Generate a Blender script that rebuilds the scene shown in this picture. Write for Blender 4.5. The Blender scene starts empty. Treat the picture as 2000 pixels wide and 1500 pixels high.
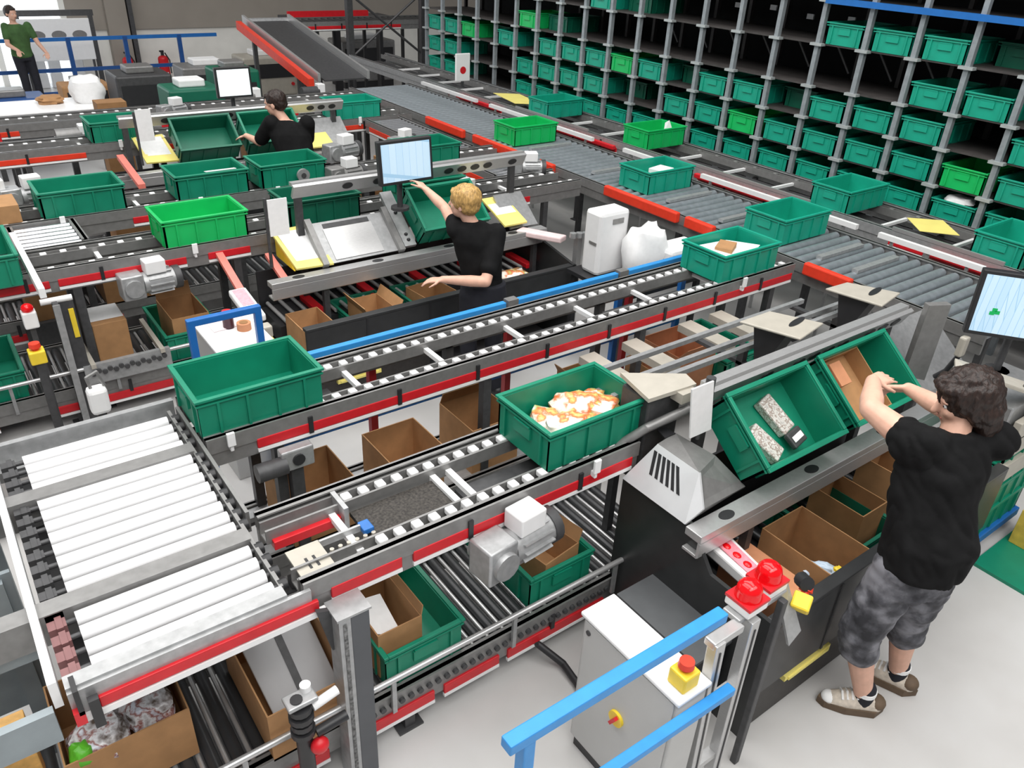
import bpy, math, random
from math import sin, cos, pi, radians
from mathutils import Vector, Matrix, noise
random.seed(4)
SC = bpy.context.scene
COL = SC.collection
V = Vector

# ------------------------------------------------------------------ camera
def cam():
    yaw, pitch, roll = radians(52.1545), radians(30.329), radians(3.1008)
    f = V((cos(pitch)*cos(yaw), cos(pitch)*sin(yaw), -sin(pitch)))
    r0 = f.cross(V((0, 0, 1))).normalized()
    u0 = r0.cross(f)
    r = r0*cos(roll) + u0*sin(roll)
    u = -r0*sin(roll) + u0*cos(roll)
    cd = bpy.data.cameras.new('camera')
    cd.sensor_width = 36.0
    cd.lens = 1536.16/2000*36
    cd.clip_end = 200
    co = bpy.data.objects.new('camera', cd)
    COL.objects.link(co)
    m = Matrix((r, u, -f)).transposed().to_4x4()
    m.translation = V((0, 0, 3.1))
    co.matrix_world = m
    SC.camera = co
cam()

# --------------------------------------------------------------- materials
MATS = {}
def mat(name, col, rough=.5, metal=0., var=.06, scale=18., bump=0., emit=0., alpha=1., stretch=None, spec=.5):
    m = bpy.data.materials.new(name)
    m.use_nodes = True
    nt = m.node_tree
    b = nt.nodes['Principled BSDF']
    b.inputs['Roughness'].default_value = rough
    b.inputs['Metallic'].default_value = metal
    b.inputs['Specular IOR Level'].default_value = spec
    tc = nt.nodes.new('ShaderNodeTexCoord')
    n = nt.nodes.new('ShaderNodeTexNoise')
    n.inputs['Scale'].default_value = scale
    n.inputs['Detail'].default_value = 4
    src = tc.outputs['Object']
    if stretch:
        mp = nt.nodes.new('ShaderNodeMapping')
        mp.inputs['Scale'].default_value = stretch
        nt.links.new(src, mp.inputs['Vector'])
        src = mp.outputs['Vector']
    nt.links.new(src, n.inputs['Vector'])
    r = nt.nodes.new('ShaderNodeValToRGB')
    r.color_ramp.elements[0].position = .3
    r.color_ramp.elements[1].position = .7
    c = V(col[:3])
    r.color_ramp.elements[0].color = (*(c*(1-var)), 1)
    r.color_ramp.elements[1].color = (*[min(1, k*(1+var)) for k in c], 1)
    nt.links.new(n.outputs['Fac'], r.inputs['Fac'])
    nt.links.new(r.outputs['Color'], b.inputs['Base Color'])
    if bump:
        bp = nt.nodes.new('ShaderNodeBump')
        bp.inputs['Strength'].default_value = bump
        bp.inputs['Distance'].default_value = .01
        nt.links.new(n.outputs['Fac'], bp.inputs['Height'])
        nt.links.new(bp.outputs['Normal'], b.inputs['Normal'])
    if emit:
        nt.links.new(r.outputs['Color'], b.inputs['Emission Color'])
        b.inputs['Emission Strength'].default_value = emit
    if alpha < 1:
        b.inputs['Alpha'].default_value = alpha
    MATS[name] = m
    return m
def ramp3(name, cols, scale, rough=.6, bump=.0, stretch=None):
    m = mat(name, cols[0], rough, scale=scale, bump=bump, stretch=stretch)
    nt = m.node_tree
    r = [n for n in nt.nodes if n.type == 'VALTORGB'][0].color_ramp
    for i, c in enumerate(cols):
        p = .36+.28*i/(len(cols)-1)
        if i == 0: e = r.elements[0]
        elif i == len(cols)-1: e = r.elements[-1]
        else: e = r.elements.new(p)
        e.position = p; e.color = (*c, 1)
    return m

GREEN = mat('tote_green', (.004, .22, .128), .42, var=.08, scale=9)
BRIGHT = mat('tote_bright_green', (.006, .47, .115), .4, var=.06, scale=9)
TEAL = mat('tote_teal', (.006, .33, .22), .42, var=.08, scale=9)
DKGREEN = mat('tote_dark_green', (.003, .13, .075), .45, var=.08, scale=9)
GREY = mat('grey_steel', (.25, .247, .243), .42, .4, .1, 25)
LGREY = mat('galvanised_steel', (.4, .405, .41), .38, .45, .12, 30)
DGREY = mat('dark_grey_steel', (.07, .07, .073), .5, .3, .15, 30)
ALU = mat('aluminium', (.55, .55, .55), .32, .6, .05, 40, stretch=(1, 1, 8))
WHITE = mat('white_enamel', (.86, .86, .86), .35, 0, .02)
CREAM = mat('cream_sheet', (.46, .43, .37), .45, .1, .05)
CABG = mat('cabinet_grey', (.5, .5, .49), .4, .1, .03, 5)
ROLLW = mat('white_roller_sleeve', (.8, .8, .81), .3, 0, .02)
ROLLS = mat('steel_roller', (.55, .56, .58), .25, .85, .1, 30)
ROLLG = mat('zinc_roller', (.36, .4, .43), .35, .55, .12, 20)
ROLLB = mat('dark_roller', (.05, .052, .055), .35, .3, .1, 20)
BLACK = mat('black_plastic', (.02, .02, .022), .45, 0, .1)
PANEL = mat('charcoal_panel', (.028, .029, .03), .38, 0, .15, 12)
BROWNP = mat('dark_kick_panel', (.03, .026, .024), .5, 0, .2, 40)
RED = mat('red_cover', (.6, .012, .02), .4, 0, .08)
ORED = mat('orange_red_cover', (.75, .045, .018), .4, 0, .08)
PINK = mat('salmon_cover', (.75, .2, .16), .45)
BLUE = mat('blue_rail_paint', (.015, .14, .45), .38, 0, .06)
SKYB = mat('light_blue_rail_paint', (.03, .27, .66), .4, 0, .06)
DBLUE = mat('dark_blue_paint', (.012, .07, .25), .4, 0, .1)
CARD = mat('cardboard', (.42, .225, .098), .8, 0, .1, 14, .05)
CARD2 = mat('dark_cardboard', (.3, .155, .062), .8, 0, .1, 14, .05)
OCARD = mat('orange_cardboard', (.6, .26, .13), .75, 0, .08, 14)
YELLOW = mat('yellow_plastic', (.85, .62, .04), .4, 0, .06)
LYELL = mat('pale_yellow_sheet', (.88, .76, .22), .55, 0, .06, 6)
PAPER = mat('white_paper', (.88, .88, .88), .7, 0, .03, 30)
RACKM = mat('rack_steel', (.3, .33, .35), .45, .3, .12, 20)
SHELF = mat('rack_shelf', (.06, .054, .052), .6, .1, .2, 10)
BACKM = mat('rack_dark', (.006, .006, .007), .9, 0, .2)  # near-black colour stands in for the dark inside the rack
LAMP = mat('red_beacon_lens', (.75, .004, .008), .12, 0, .05, emit=.12)
PINKL = mat('pink_lens', (.85, .3, .36), .25, 0, .15, 60)
SKIN = mat('skin', (.72, .42, .31), .55, 0, .07, 25)
BLACKT = mat('black_cotton', (.009, .009, .0095), .9, 0, .25, 14, .25, spec=.15)
SHORTS = ramp3('grey_camouflage', [(.025, .025, .03), (.08, .08, .092), (.22, .22, .245)], 10, .85, bump=.25)
GREENT = mat('green_cotton', (.05, .12, .035), .85, 0, .2, 14, .2)
HAIRB = mat('dark_brown_hair', (.022, .011, .008), .5, 0, .6, 30, .5, stretch=(3, 3, 1))
HAIRY = mat('blond_hair', (.5, .3, .1), .5, 0, .45, 28, .4, stretch=(3, 3, 1))
HAIRR = mat('brown_thin_hair', (.24, .1, .045), .55, 0, .4, 30, .3)
JEANS = mat('dark_trousers', (.012, .013, .02), .85, 0, .2, 20, .1)
SHOEW = mat('shoe_upper', (.6, .53, .45), .7, 0, .2, 40)
SOLE = mat('shoe_sole', (.12, .08, .05), .7, 0, .15)
FOIL = ramp3('crumpled_clear_film', [(.12, .09, .07), (.45, .42, .42), (.8, .8, .82), (.3, .1, .08), (.7, .72, .8)], 16, .2, bump=.4)
PACK = ramp3('printed_snack_film', [(.85, .82, .76), (.9, .85, .72), (.75, .16, .05), (.55, .6, .2), (.9, .88, .84)], 9, .3, bump=.15)
PACK2 = ramp3('printed_grey_film', [(.5, .47, .44), (.75, .72, .68), (.3, .22, .18), (.8, .78, .75)], 40, .3, bump=.3)
LIME = mat('lime_bag', (.12, .5, .03), .35, 0, .15, 20, .2)
SCREEN = None

# floor with faint joints and wear
def floor_mat():
    m = ramp3('painted_concrete', [(.5, .49, .48), (.55, .54, .53), (.59, .585, .58)], 1.3, .38)
    nt = m.node_tree
    b = nt.nodes['Principled BSDF']
    n2 = nt.nodes.new('ShaderNodeTexNoise'); n2.inputs['Scale'].default_value = 60
    mr = nt.nodes.new('ShaderNodeMapRange')
    mr.inputs['To Min'].default_value = .3; mr.inputs['To Max'].default_value = .5
    nt.links.new(n2.outputs['Fac'], mr.inputs['Value'])
    nt.links.new(mr.outputs['Result'], b.inputs['Roughness'])
    return m
FLOOR = floor_mat()
BEIGE = mat('beige_wall_paint', (.3, .27, .235), .8, 0, .05, 2)
WALLW = mat('white_wall_paint', (.75, .74, .7), .7, 0, .06, 3)
DAY = mat('daylit_pane', (.9, .95, 1), .3, 0, .02, emit=1.6)

def screen_mat(name, tint):
    m = bpy.data.materials.new(name); m.use_nodes = True
    nt = m.node_tree; b = nt.nodes['Principled BSDF']
    b.inputs['Roughness'].default_value = .25
    tc = nt.nodes.new('ShaderNodeTexCoord')
    br = nt.nodes.new('ShaderNodeTexBrick')
    br.inputs['Scale'].default_value = 9
    br.inputs['Mortar Size'].default_value = .012
    br.inputs['Color1'].default_value = (*tint, 1)
    br.inputs['Color2'].default_value = (tint[0]*.82, tint[1]*.9, tint[2]*.97, 1)
    br.inputs['Mortar'].default_value = (tint[0]*.6, tint[1]*.75, tint[2]*.85, 1)
    nt.links.new(tc.outputs['Object'], br.inputs['Vector'])
    nt.links.new(br.outputs['Color'], b.inputs['Base Color'])
    nt.links.new(br.outputs['Color'], b.inputs['Emission Color'])
    b.inputs['Emission Strength'].default_value = .3
    return m
SCREEN = screen_mat('lit_screen', (.55, .72, .85))

# ----------------------------------------------------------- mesh building
OFF = {}
class MB:
    def __init__(s): s.v = []; s.f = []; s.sm = []; s.mi = []; s.cur = 0
    def add(s, vs, fs, smooth=False):
        o = len(s.v); s.v += [V(v) for v in vs]
        s.f += [tuple(i+o for i in f) for f in fs]; s.sm += [smooth]*len(fs); s.mi += [s.cur]*len(fs)
        return s
    def box(s, x0, x1, y0, y1, z0, z1):
        vs = [(x, y, z) for z in (z0, z1) for y in (y0, y1) for x in (x0, x1)]
        return s.add(vs, [(0, 2, 3, 1), (4, 5, 7, 6), (0, 1, 5, 4), (2, 6, 7, 3), (0, 4, 6, 2), (1, 3, 7, 5)])
    def cbox(s, c, d, R=None):
        o = len(s.v)
        s.box(-d[0]/2, d[0]/2, -d[1]/2, d[1]/2, -d[2]/2, d[2]/2)
        for i in range(o, len(s.v)): s.v[i] = (R @ s.v[i] if R else s.v[i]) + V(c)
        return s
    def cyl(s, p0, p1, r0, r1=None, n=12, smooth=True):
        if r1 is None: r1 = r0
        p0, p1 = V(p0), V(p1); d = (p1-p0).normalized()
        a = d.orthogonal().normalized(); b = d.cross(a)
        vs = [p + (a*cos(2*pi*i/n) + b*sin(2*pi*i/n))*r for p, r in ((p0, r0), (p1, r1)) for i in range(n)]
        s.add(vs, [(i, (i+1) % n, n+(i+1) % n, n+i) for i in range(n)], smooth)
        return s.add(vs, [tuple(range(n-1, -1, -1)), tuple(range(n, 2*n))])
    def plate(s, pts, t):
        "flat polygon given in 3D thickened by vector t"
        pts = [V(p) for p in pts]; t = V(t); n = len(pts)
        vs = pts + [p+t for p in pts]
        return s.add(vs, [tuple(range(n-1, -1, -1)), tuple(range(n, 2*n))] + [(i, (i+1) % n, n+(i+1) % n, n+i) for i in range(n)])
    def ball(s, c, r, n=12, m=8, R=None):
        if not hasattr(r, '__len__'): r = (r, r, r)
        vs = []
        for j in range(m+1):
            t = pi*j/m
            for i in range(n):
                p = V((r[0]*sin(t)*cos(2*pi*i/n), r[1]*sin(t)*sin(2*pi*i/n), r[2]*cos(t)))
                vs.append((R @ p if R else p) + V(c))
        fs = [(j*n+i, (j+1)*n+i, (j+1)*n+(i+1) % n, j*n+(i+1) % n) for j in range(m) for i in range(n)]
        return s.add(vs, fs, True)
    def caps(s, p0, r0, p1, r1, n=12):
        s.cyl(p0, p1, r0, r1, n); s.ball(p0, r0, n, 8); return s.ball(p1, r1, n, 8)
    def tube(s, pts, r, n=8):
        for a, b in zip(pts, pts[1:]): s.cyl(a, b, r, n=n)
        for p in pts[1:-1]: s.ball(p, r, n, 6)
        return s
    def rings(s, rings, n=20):
        "loft closed elliptical rings (centre, ax, ay) with ax, ay vectors"
        vs = []
        for c, ax, ay in rings:
            for i in range(n):
                vs.append(V(c)+V(ax)*cos(2*pi*i/n)+V(ay)*sin(2*pi*i/n))
        m = len(rings)
        fs = [(j*n+i, j*n+(i+1) % n, (j+1)*n+(i+1) % n, (j+1)*n+i) for j in range(m-1) for i in range(n)]
        s.add(vs, fs, True)
        return s.add(vs, [tuple(range(n-1, -1, -1)), tuple(range((m-1)*n, m*n))], True)
    def grid(s, fn, nu, nv, t=0):
        vs = [fn(i/nu, j/nv) for j in range(nv+1) for i in range(nu+1)]
        return s.add(vs, [(j*(nu+1)+i, j*(nu+1)+i+1, (j+1)*(nu+1)+i+1, (j+1)*(nu+1)+i) for j in range(nv) for i in range(nu)], True)
    def mesh(s, name, m, off=None):
        me = bpy.data.meshes.new(name)
        vs = [v-off for v in s.v] if off is not None else s.v
        me.from_pydata([tuple(v) for v in vs], [], s.f)
        me.polygons.foreach_set('use_smooth', s.sm)
        if any(s.sm): me.set_sharp_from_angle(angle=radians(50))
        for q in (m if isinstance(m, (list, tuple)) else [m]): me.materials.append(q)
        if any(s.mi): me.polygons.foreach_set('material_index', s.mi)
        me.update()
        return me
    def build(s, name, m, parent=None, bev=0, local=False):
        off = None
        if parent is not None and not local: off = OFF.get(parent.name)
        me = s.mesh(name, m, off)
        o = bpy.data.objects.new(name, me); COL.objects.link(o)
        if parent is not None:
            o.parent = parent
            if off is not None: OFF[o.name] = off
        if bev:
            b = o.modifiers.new('bevel', 'BEVEL'); b.width = bev; b.segments = 2; b.limit_method = 'ANGLE'
        return o

def tag(o, label, cat, group=None, kind=None):
    o['label'] = label; o['category'] = cat
    if group: o['group'] = group
    if kind: o['kind'] = kind
    return o
def thing(name, label, cat, loc=(0, 0, 0), rz=0, group=None):
    o = bpy.data.objects.new(name, None); COL.objects.link(o)
    o.empty_display_size = .1
    o.location = loc; o.rotation_euler = (0, 0, rz)
    OFF[o.name] = V(loc)
    return tag(o, label, cat, group)
def single(name, mb, m, label, cat, loc, group=None, bev=0):
    me = mb.mesh(name, m, V(loc))
    o = bpy.data.objects.new(name, me); COL.objects.link(o); o.location = loc
    if bev:
        b = o.modifiers.new('bevel', 'BEVEL'); b.width = bev; b.segments = 2; b.limit_method = 'ANGLE'
    return tag(o, label, cat, group)
def struct(name, mb, m):
    o = mb.build(name, m); o['kind'] = 'structure'; return o
def inst(src, parent, dloc):
    "another copy of a part (shared mesh) under the same thing"
    c = src.copy(); COL.objects.link(c); c.parent = parent; c.location = V(dloc); return c
def copy_tree(o, parent=None):
    c = o.copy(); COL.objects.link(c)
    if parent is not None: c.parent = parent
    for ch in list(o.children): copy_tree(ch, c)
    return c
def ordn(i):
    return ['first', 'second', 'third', 'fourth', 'fifth', 'sixth', 'seventh', 'eighth', 'ninth', 'tenth', 'eleventh', 'twelfth', 'thirteenth',
            'fourteenth', 'fifteenth', 'sixteenth', 'seventeenth', 'eighteenth', 'nineteenth', 'twentieth', 'twenty-first', 'twenty-second'][i-1]

# ------------------------------------------------------------------ setting
struct('floor', MB().box(-8, 14, -4, 24, -.1, 0), FLOOR)
b = MB().box(2.95, 14, 18.2, 18.4, 0, .93); struct('wall_back_lower', b, WALLW).name = 'wall_back'
struct('wall_back', MB().box(2.95, 14, 18.15, 18.4, .93, 7), BEIGE)
struct('trim_1', MB().box(3.62, 4.0, 18.0, 18.2, 0, 7), BEIGE)
struct('trim_2', MB().box(4.02, 4.1, 17.95, 18.2, 0, 7), DGREY)
# bright opening at the back left
wf = MB()
for x in (-2.2, -.9, .4, 1.7, 2.9): wf.box(x-.05, x+.05, 18.15, 18.3, 0, 4)
wf.box(-8, 2.94, 18.15, 18.3, 1.2, 1.3).box(-8, 2.94, 18.15, 18.3, 3.9, 4.1)
win = struct('window_1', wf, WALLW)
MB().box(-8, 2.94, 18.28, 18.33, 0, 4).build('pane', DAY, win)

# ---------------------------------------------------------------- conveyors
def fxy(axis):
    if axis == 'x': return lambda l0, l1, w0, w1: (l0, l1, w0, w1)
    return lambda l0, l1, w0, w1: (w0, w1, l0, l1)
def pxy(axis, l, w, z): return V((l, w, z)) if axis == 'x' else V((w, l, z))

CONVS = []
def conveyor(name, label, axis, a0, a1, w0, w1, zt, kind, group=None, pitch=.075, rmat=None, red=(), clips=True,
             legs=(), rails=True, railm=None, skip=(), rr=.026, tray=None, redm=None, wheelm=None, cross=(), legm=None, alt=None, rz=0.):
    """axis: travel direction; a0..a1 along it; w0..w1 across. zt = top of rollers / wheels"""
    t = thing(name, label, 'conveyor', pxy(axis, a0, w0, 0), 0, group)
    CONVS.append(t); B = fxy(axis); railm = railm or GREY; redm = redm or RED
    zr = zt+.012
    for side, (wo, sg) in enumerate(((w0, 1), (w1, -1))):
        m = MB()
        lo, hi = sorted((wo, wo+.03*sg)); m.box(*B(a0, a1, lo, hi), zr-.075, zr)
        lo, hi = sorted((wo+.01*sg, wo+.045*sg)); m.box(*B(a0, a1, lo, hi), zr-.008, zr)
        lo, hi = sorted((wo+.008*sg, wo+.03*sg)); m.box(*B(a0, a1, lo, hi), zr-.15, zr-.075)
        if rails: m.build('side_rail', railm, t)
        for (s, e, sd) in red:
            if sd != side: continue
            lo, hi = sorted((wo-.004*sg, wo+.012*sg))
            MB().box(*B(s, e, lo, hi), zr-.116-rz*1.1, zr-.066-rz).build('red_cover', redm, t, .004)
            MB().box(*B(s, e, lo, hi), zr-.137-rz*1.1, zr-.12-rz*1.1).build('trim_strip', WHITE, t)
            if clips:
                k = s+.25
                while k < e-.1:
                    lo2, hi2 = sorted((wo-.01*sg, wo+.014*sg))
                    MB().box(*B(k, k+.022, lo2, hi2), zr-.12, zr-.03).build('clip', BLACK, t); k += .48
    if kind == 'roller':
        rmat = rmat or ROLLS
        n = int((a1-a0)/pitch); src = None
        for i in range(n):
            a = a0+pitch*(i+.5)
            if any(s <= a <= e for s, e in skip): continue
            if src is None:
                src = MB().cyl(pxy(axis, a, w0+.045, zt-rr), pxy(axis, a, w1-.045, zt-rr), rr, n=10).cyl(pxy(axis, a, w0+.02, zt-rr), pxy(axis, a, w1-.02, zt-rr), .008, n=6).build('roller', rmat, t); sa = a
            else: inst(src, t, pxy(axis, a-sa, 0, 0))
        if alt:  # thin light bars stand in for the highlights on the dark rollers
            src = None
            for i in range(n-1):
                a = a0+pitch*(i+1)
                if src is None: src = MB().cyl(pxy(axis, a, w0+.03, zt-rr*.8), pxy(axis, a, w1-.03, zt-rr*.8), .011, n=8).build('highlight_bar', alt, t); sa = a
                else: inst(src, t, pxy(axis, a-sa, 0, 0))
    elif kind == 'strand':
        for side, wc in ((0, w0+.085), (1, w1-.085)):
            MB().box(*B(a0, a1, wc-.035, wc-.025), zt-.07, zt-.005).box(*B(a0, a1, wc+.025, wc+.035), zt-.07, zt-.005).box(*B(a0, a1, wc-.025, wc+.025), zt-.07, zt-.06).build('track', GREY, t)
            n = min(48, int((a1-a0)/.075)); p = (a1-a0)/n; src = None
            for i in range(n):
                a = a0+p*(i+.5)
                if any(s <= a <= e for s, e in skip): continue
                if src is None:
                    src = MB().box(*B(a-.02, a+.02, wc-.022, wc+.022), zt-.03, zt).build('wheel', wheelm or WHITE, t, .006); sa = a
                else: inst(src, t, pxy(axis, a-sa, 0, 0))
        for a in cross:
            MB().box(*B(a-.014, a+.014, w0+.1, w1-.1), zt-.06, zt-.035).build('cross_bar', WHITE, t)
    for (s, e, lo, hi, mm) in (tray or ()):
        MB().box(*B(s, e, lo, hi), zt-.13, zt-.11).build('tray', mm, t)
    for l in legs:
        for wc in (w0+.035, w1-.035):
            c = pxy(axis, l, wc, 0)
            MB().box(c.x-.025, c.x+.025, c.y-.025, c.y+.025, 0, zr-.13).box(c.x-.06, c.x+.06, c.y-.04, c.y+.04, 0, .012).build('leg', legm or DGREY, t)
    return t

def motor(loc, rz, label, s=1.0, light=LGREY):
    t = thing('gear_motor', label, 'motor', loc, rz, 'gear motors under the conveyor rails')
    m = MB().cyl((0, 0, 0), (.17*s, 0, 0), .06*s, n=16)
    for i in range(12):
        a = 2*pi*i/12
        m.cbox((.09*s, .063*s*cos(a), .063*s*sin(a)), (.13*s, .006*s, .02*s), Matrix.Rotation(a-pi/2, 3, 'X'))
    m.build('motor_body', light, t, local=True)
    MB().cyl((.17*s, 0, 0), (.205*s, 0, 0), .066*s, n=16).cyl((.205*s, 0, 0), (.21*s, 0, 0), .03*s, n=12).build('fan_cover', DGREY, t, local=True)
    MB().box(-.12*s, 0, -.055*s, .055*s, -.07*s, .07*s).cyl((-.06*s, -.075*s, 0), (-.06*s, .075*s, 0), .05*s, n=14).build('gearbox', light, t, .008*s, local=True)
    MB().box(.02*s, .13*s, -.045*s, .045*s, .055*s, .13*s).build('junction_box', WHITE, t, .006*s, local=True)
    MB().cyl((-.06*s, .075*s, 0), (-.06*s, .13*s, 0), .016*s, n=8).build('shaft', DGREY, t, local=True)
    return t

# ------------------------------------------------------------------- totes
TOTE = {}
def tote_proto(m):
    L, W, H, k = .6, .4, .2, .012
    o = thing('storage_tote', 'tote', 'tote')
    b = MB().box(-L/2+.02, L/2-.02, -W/2+.02, W/2-.02, 0, .012)
    i = .014
    b.box(-L/2+i, L/2-i, -W/2+i, -W/2+i+k, .0, H-.01).box(-L/2+i, L/2-i, W/2-i-k, W/2-i, .0, H-.01)
    b.box(-L/2+i, -L/2+i+k, -W/2+i, W/2-i, .0, H-.01).box(L/2-i-k, L/2-i, -W/2+i, W/2-i, .0, H-.01)
    for x in (-.2, -.07, .07, .2):
        for sg in (-1, 1): b.box(x-.006, x+.006, *sorted((sg*(W/2-i), sg*(W/2-.003))), .012, H-.03)
    for y in (-.13, .13):
        for sg in (-1, 1): b.box(*sorted((sg*(L/2-i), sg*(L/2-.003))), y-.006, y+.006, .012, H-.03)
    b.build('tub', m, o, local=True)
    r = MB()
    for z0, z1, e in ((H-.014, H, 0), (H-.036, H-.026, .004)):
        r.box(-L/2+e, L/2-e, -W/2+e, -W/2+.022, z0, z1).box(-L/2+e, L/2-e, W/2-.022, W/2-e, z0, z1)
        r.box(-L/2+e, -L/2+.022, -W/2+.022, W/2-.022, z0, z1).box(L/2-.022, L/2-e, -W/2+.022, W/2-.022, z0, z1)
    r.build('rim', m, o, .003, local=True)
    for sg in (-1, 1):
        MB().box(*sorted((sg*(L/2-i), sg*(L/2-.002))), -.06, .06, .095, .15).box(*sorted((sg*(L/2-i), sg*(L/2+.0))), -.055, .055, .15, .158).build('handle_grip', m, o, local=True)
    return o
for key, m in dict(g=GREEN, b=BRIGHT, t=TEAL, d=DKGREEN).items(): TOTE[key] = [tote_proto(m), False]
def tote(x, y, z, label, key='g', along='x', group=None, tilt=0, rz=0, zs=1):
    p = TOTE[key]
    if not p[1]: o = p[0]; p[1] = True
    else: o = copy_tree(p[0])
    o.location = (x, y, z); o.rotation_euler = (tilt, 0, (pi/2 if along == 'y' else 0)+rz); o.scale = (1, 1, zs)
    o['label'] = label; o['category'] = 'tote'; o['group'] = group or 'green totes riding on the conveyors'
    return o

# ----------------------------------------------------------------- cartons
def carton(x, y, z, l, w, h, label, rz=0, flaps=(), m=None, group=None, tilt=0, closed=False, name='carton'):
    o = thing(name, label, 'box', (x, y, z), rz, group or 'cardboard cartons on the order lines')
    o.rotation_euler = (tilt, 0, rz)
    m = m or CARD; k = .006
    if closed: MB().box(-l/2, l/2, -w/2, w/2, 0, h).build('box_body', m, o, .003, local=True)
    else:
        b = MB().box(-l/2, l/2, -w/2, w/2, 0, k)
        b.box(-l/2, l/2, -w/2, -w/2+k, k, h).box(-l/2, l/2, w/2-k, w/2, k, h).box(-l/2, -l/2+k, -w/2+k, w/2-k, k, h).box(l/2-k, l/2, -w/2+k, w/2-k, k, h)
        b.build('box_body', m, o, local=True)
    for side, ang, ln in flaps:
        a = radians(ang)
        # flap hinged on the top edge, leaning outward by ang from vertical
        if side in 'fb':
            sg = -1 if side == 'f' else 1
            p0 = V((-l/2+.004, sg*(w/2-.003), h)); d = V((0, sg*sin(a), cos(a)))*ln
            MB().plate([p0, p0+V((l-.008, 0, 0)), p0+V((l-.012, 0, 0))+d, p0+V((.004, 0, 0))+d], V((0, sg*cos(a), -sin(a)))*.005).build('flap', m, o, local=True)
        else:
            sg = -1 if side == 'l' else 1
            p0 = V((sg*(l/2-.003), -w/2+.004, h)); d = V((sg*sin(a), 0, cos(a)))*ln
            MB().plate([p0, p0+V((0, w-.008, 0)), p0+V((0, w-.012, 0))+d, p0+V((0, .004, 0))+d], V((sg*cos(a), 0, -sin(a)))*.005).build('flap', m, o, local=True)
    return o
def lump(name, label, cat, c, r, m, seed=0, group=None, rough=.35, n=18, rz=0):
    "a crumpled bag or pack: noise-displaced pillow"
    R = Matrix.Rotation(rz, 3, 'Z')
    b = MB().ball((0, 0, 0), (1, 1, 1), n, n//2+2)
    for i, v in enumerate(b.v):
        q = V((abs(v.x)**.6*(1 if v.x > 0 else -1), abs(v.y)**.6*(1 if v.y > 0 else -1), v.z))
        k = 1+rough*noise.noise(q*2.3+V((seed*7.1, seed, 0)))
        b.v[i] = R @ V((q.x*r[0]*k, q.y*r[1]*k, q.z*r[2]*k))+V(c)
    return single(name, b, m, label, cat, (c[0], c[1], c[2]-r[2]*.8), group)
def sheet(name, label, cat, pts, m, t=.004, group=None):
    pts = [V(p) for p in pts]
    n = (pts[1]-pts[0]).cross(pts[2]-pts[0]).normalized()*t
    c = sum(pts, V())/len(pts)
    return single(name, MB().plate(pts, n), m, label, cat, tuple(c), group)

# ============================================================ near left deck
PX = 3.4     # distance between picking aisles
PINKM = mat('dusty_pink_plastic', (.22, .1, .1), .5)
BLGREY = mat('blue_grey_sheet', (.27, .31, .33), .45, .3, .12, 8)
def deck():
    t = thing('roller_deck', 'white roller transfer deck in the left foreground', 'conveyor', (-.09, 2.0, 0))
    src = None
    ys = [2.085, 2.16, 2.235, 2.31] + [2.47+.076*i for i in range(8)] + [3.13+.076*i for i in range(4)]
    for y in ys:
        if src is None: src = MB().cyl((.01, y, 1.03), (.60, y, 1.03), .0265, n=14).build('roller', ROLLW, t); ax = MB().cyl((-.05, y, 1.03), (.64, y, 1.03), .01, n=8).build('axle', DGREY, t); y0 = y
        else: inst(src, t, (0, y-y0, 0)); inst(ax, t, (0, y-y0, 0))
    MB().box(-.07, .62, 2.06, 3.4, .9, .91).build('pan', BLACK, t)  # black sheet added as the shade seen between the rollers
    for yy in (2.39, 3.065): MB().box(-.62, .62, yy-.035, yy+.035, .985, 1.055).box(-.62, .62, yy-.045, yy-.03, .93, 1.06).build('cross_beam', GREY, t)
    MB().box(-.115, -.09, 2.02, 3.5, .98, 1.085).build('end_rail', WHITE, t)
    MB().box(.615, .63, 2.06, 3.42, .96, 1.05).box(.655, .67, 2.5, 3.42, .96, 1.06).build('inner_rail', GREY, t)
    for y in ys:
        MB().box(-.075, -.02, y-.022, y+.022, 1.0, 1.04).box(-.05, -.03, y-.03, y+.03, 1.035, 1.045).build('chain_guard', PINKM if y < 2.4 else DGREY, t)
        MB().cyl((.62, y, 1.03), (.65, y, 1.03), .024, n=10).build('bearing', BLACK, t)
    MB().box(-.075, .62, 2.0, 2.055, 1.0, 1.06).box(-.075, .7, 1.985, 2.0, .93, 1.05).build('front_flange', LGREY, t)
    MB().box(-.0, .72, 1.972, 1.99, .955, .998).build('red_cover', RED, t, .003)
    MB().box(-.06, .76, 1.97, 1.99, .925, .95).build('trim_strip', WHITE, t)
    MB().box(-.06, -.045, 1.96, 2.03, .97, 1.075).box(-.03, .0, 1.95, 1.975, .9, 1.02).build('corner_bracket', BLACK, t)
    MB().box(-.075, -.045, 1.96, 1.985, .93, .985).build('red_end_cap', RED, t)
    MB().box(-.075, -.02, 2.345, 2.36, 1.02, 1.055).build('red_end_cap', RED, t)
    MB().box(-.62, .66, 3.46, 3.49, .98, 1.075).box(-.62, .66, 3.4, 3.46, .93, .98).build('back_rail', LGREY, t)
    MB().box(-.62, -.12, 2.0, 2.03, .86, .99).build('side_plate', BLGREY, t); MB().box(-.62, -.12, 2.38, 2.4, .86, .985).build('side_plate', BLGREY, t)
    for x, y in ((-.6, 2.02), (-.6, 2.75), (-.6, 3.42), (-.2, 2.75), (-.2, 3.42)): MB().box(x-.03, x+.03, y-.03, y+.03, 0, .95).build('leg', BLGREY, t)
    for y in (2.75,): MB().box(-.42, -.14, y, y+.02, .3, .97).build('blanking_plate', BLGREY, t)
    return t
deck()

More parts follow.
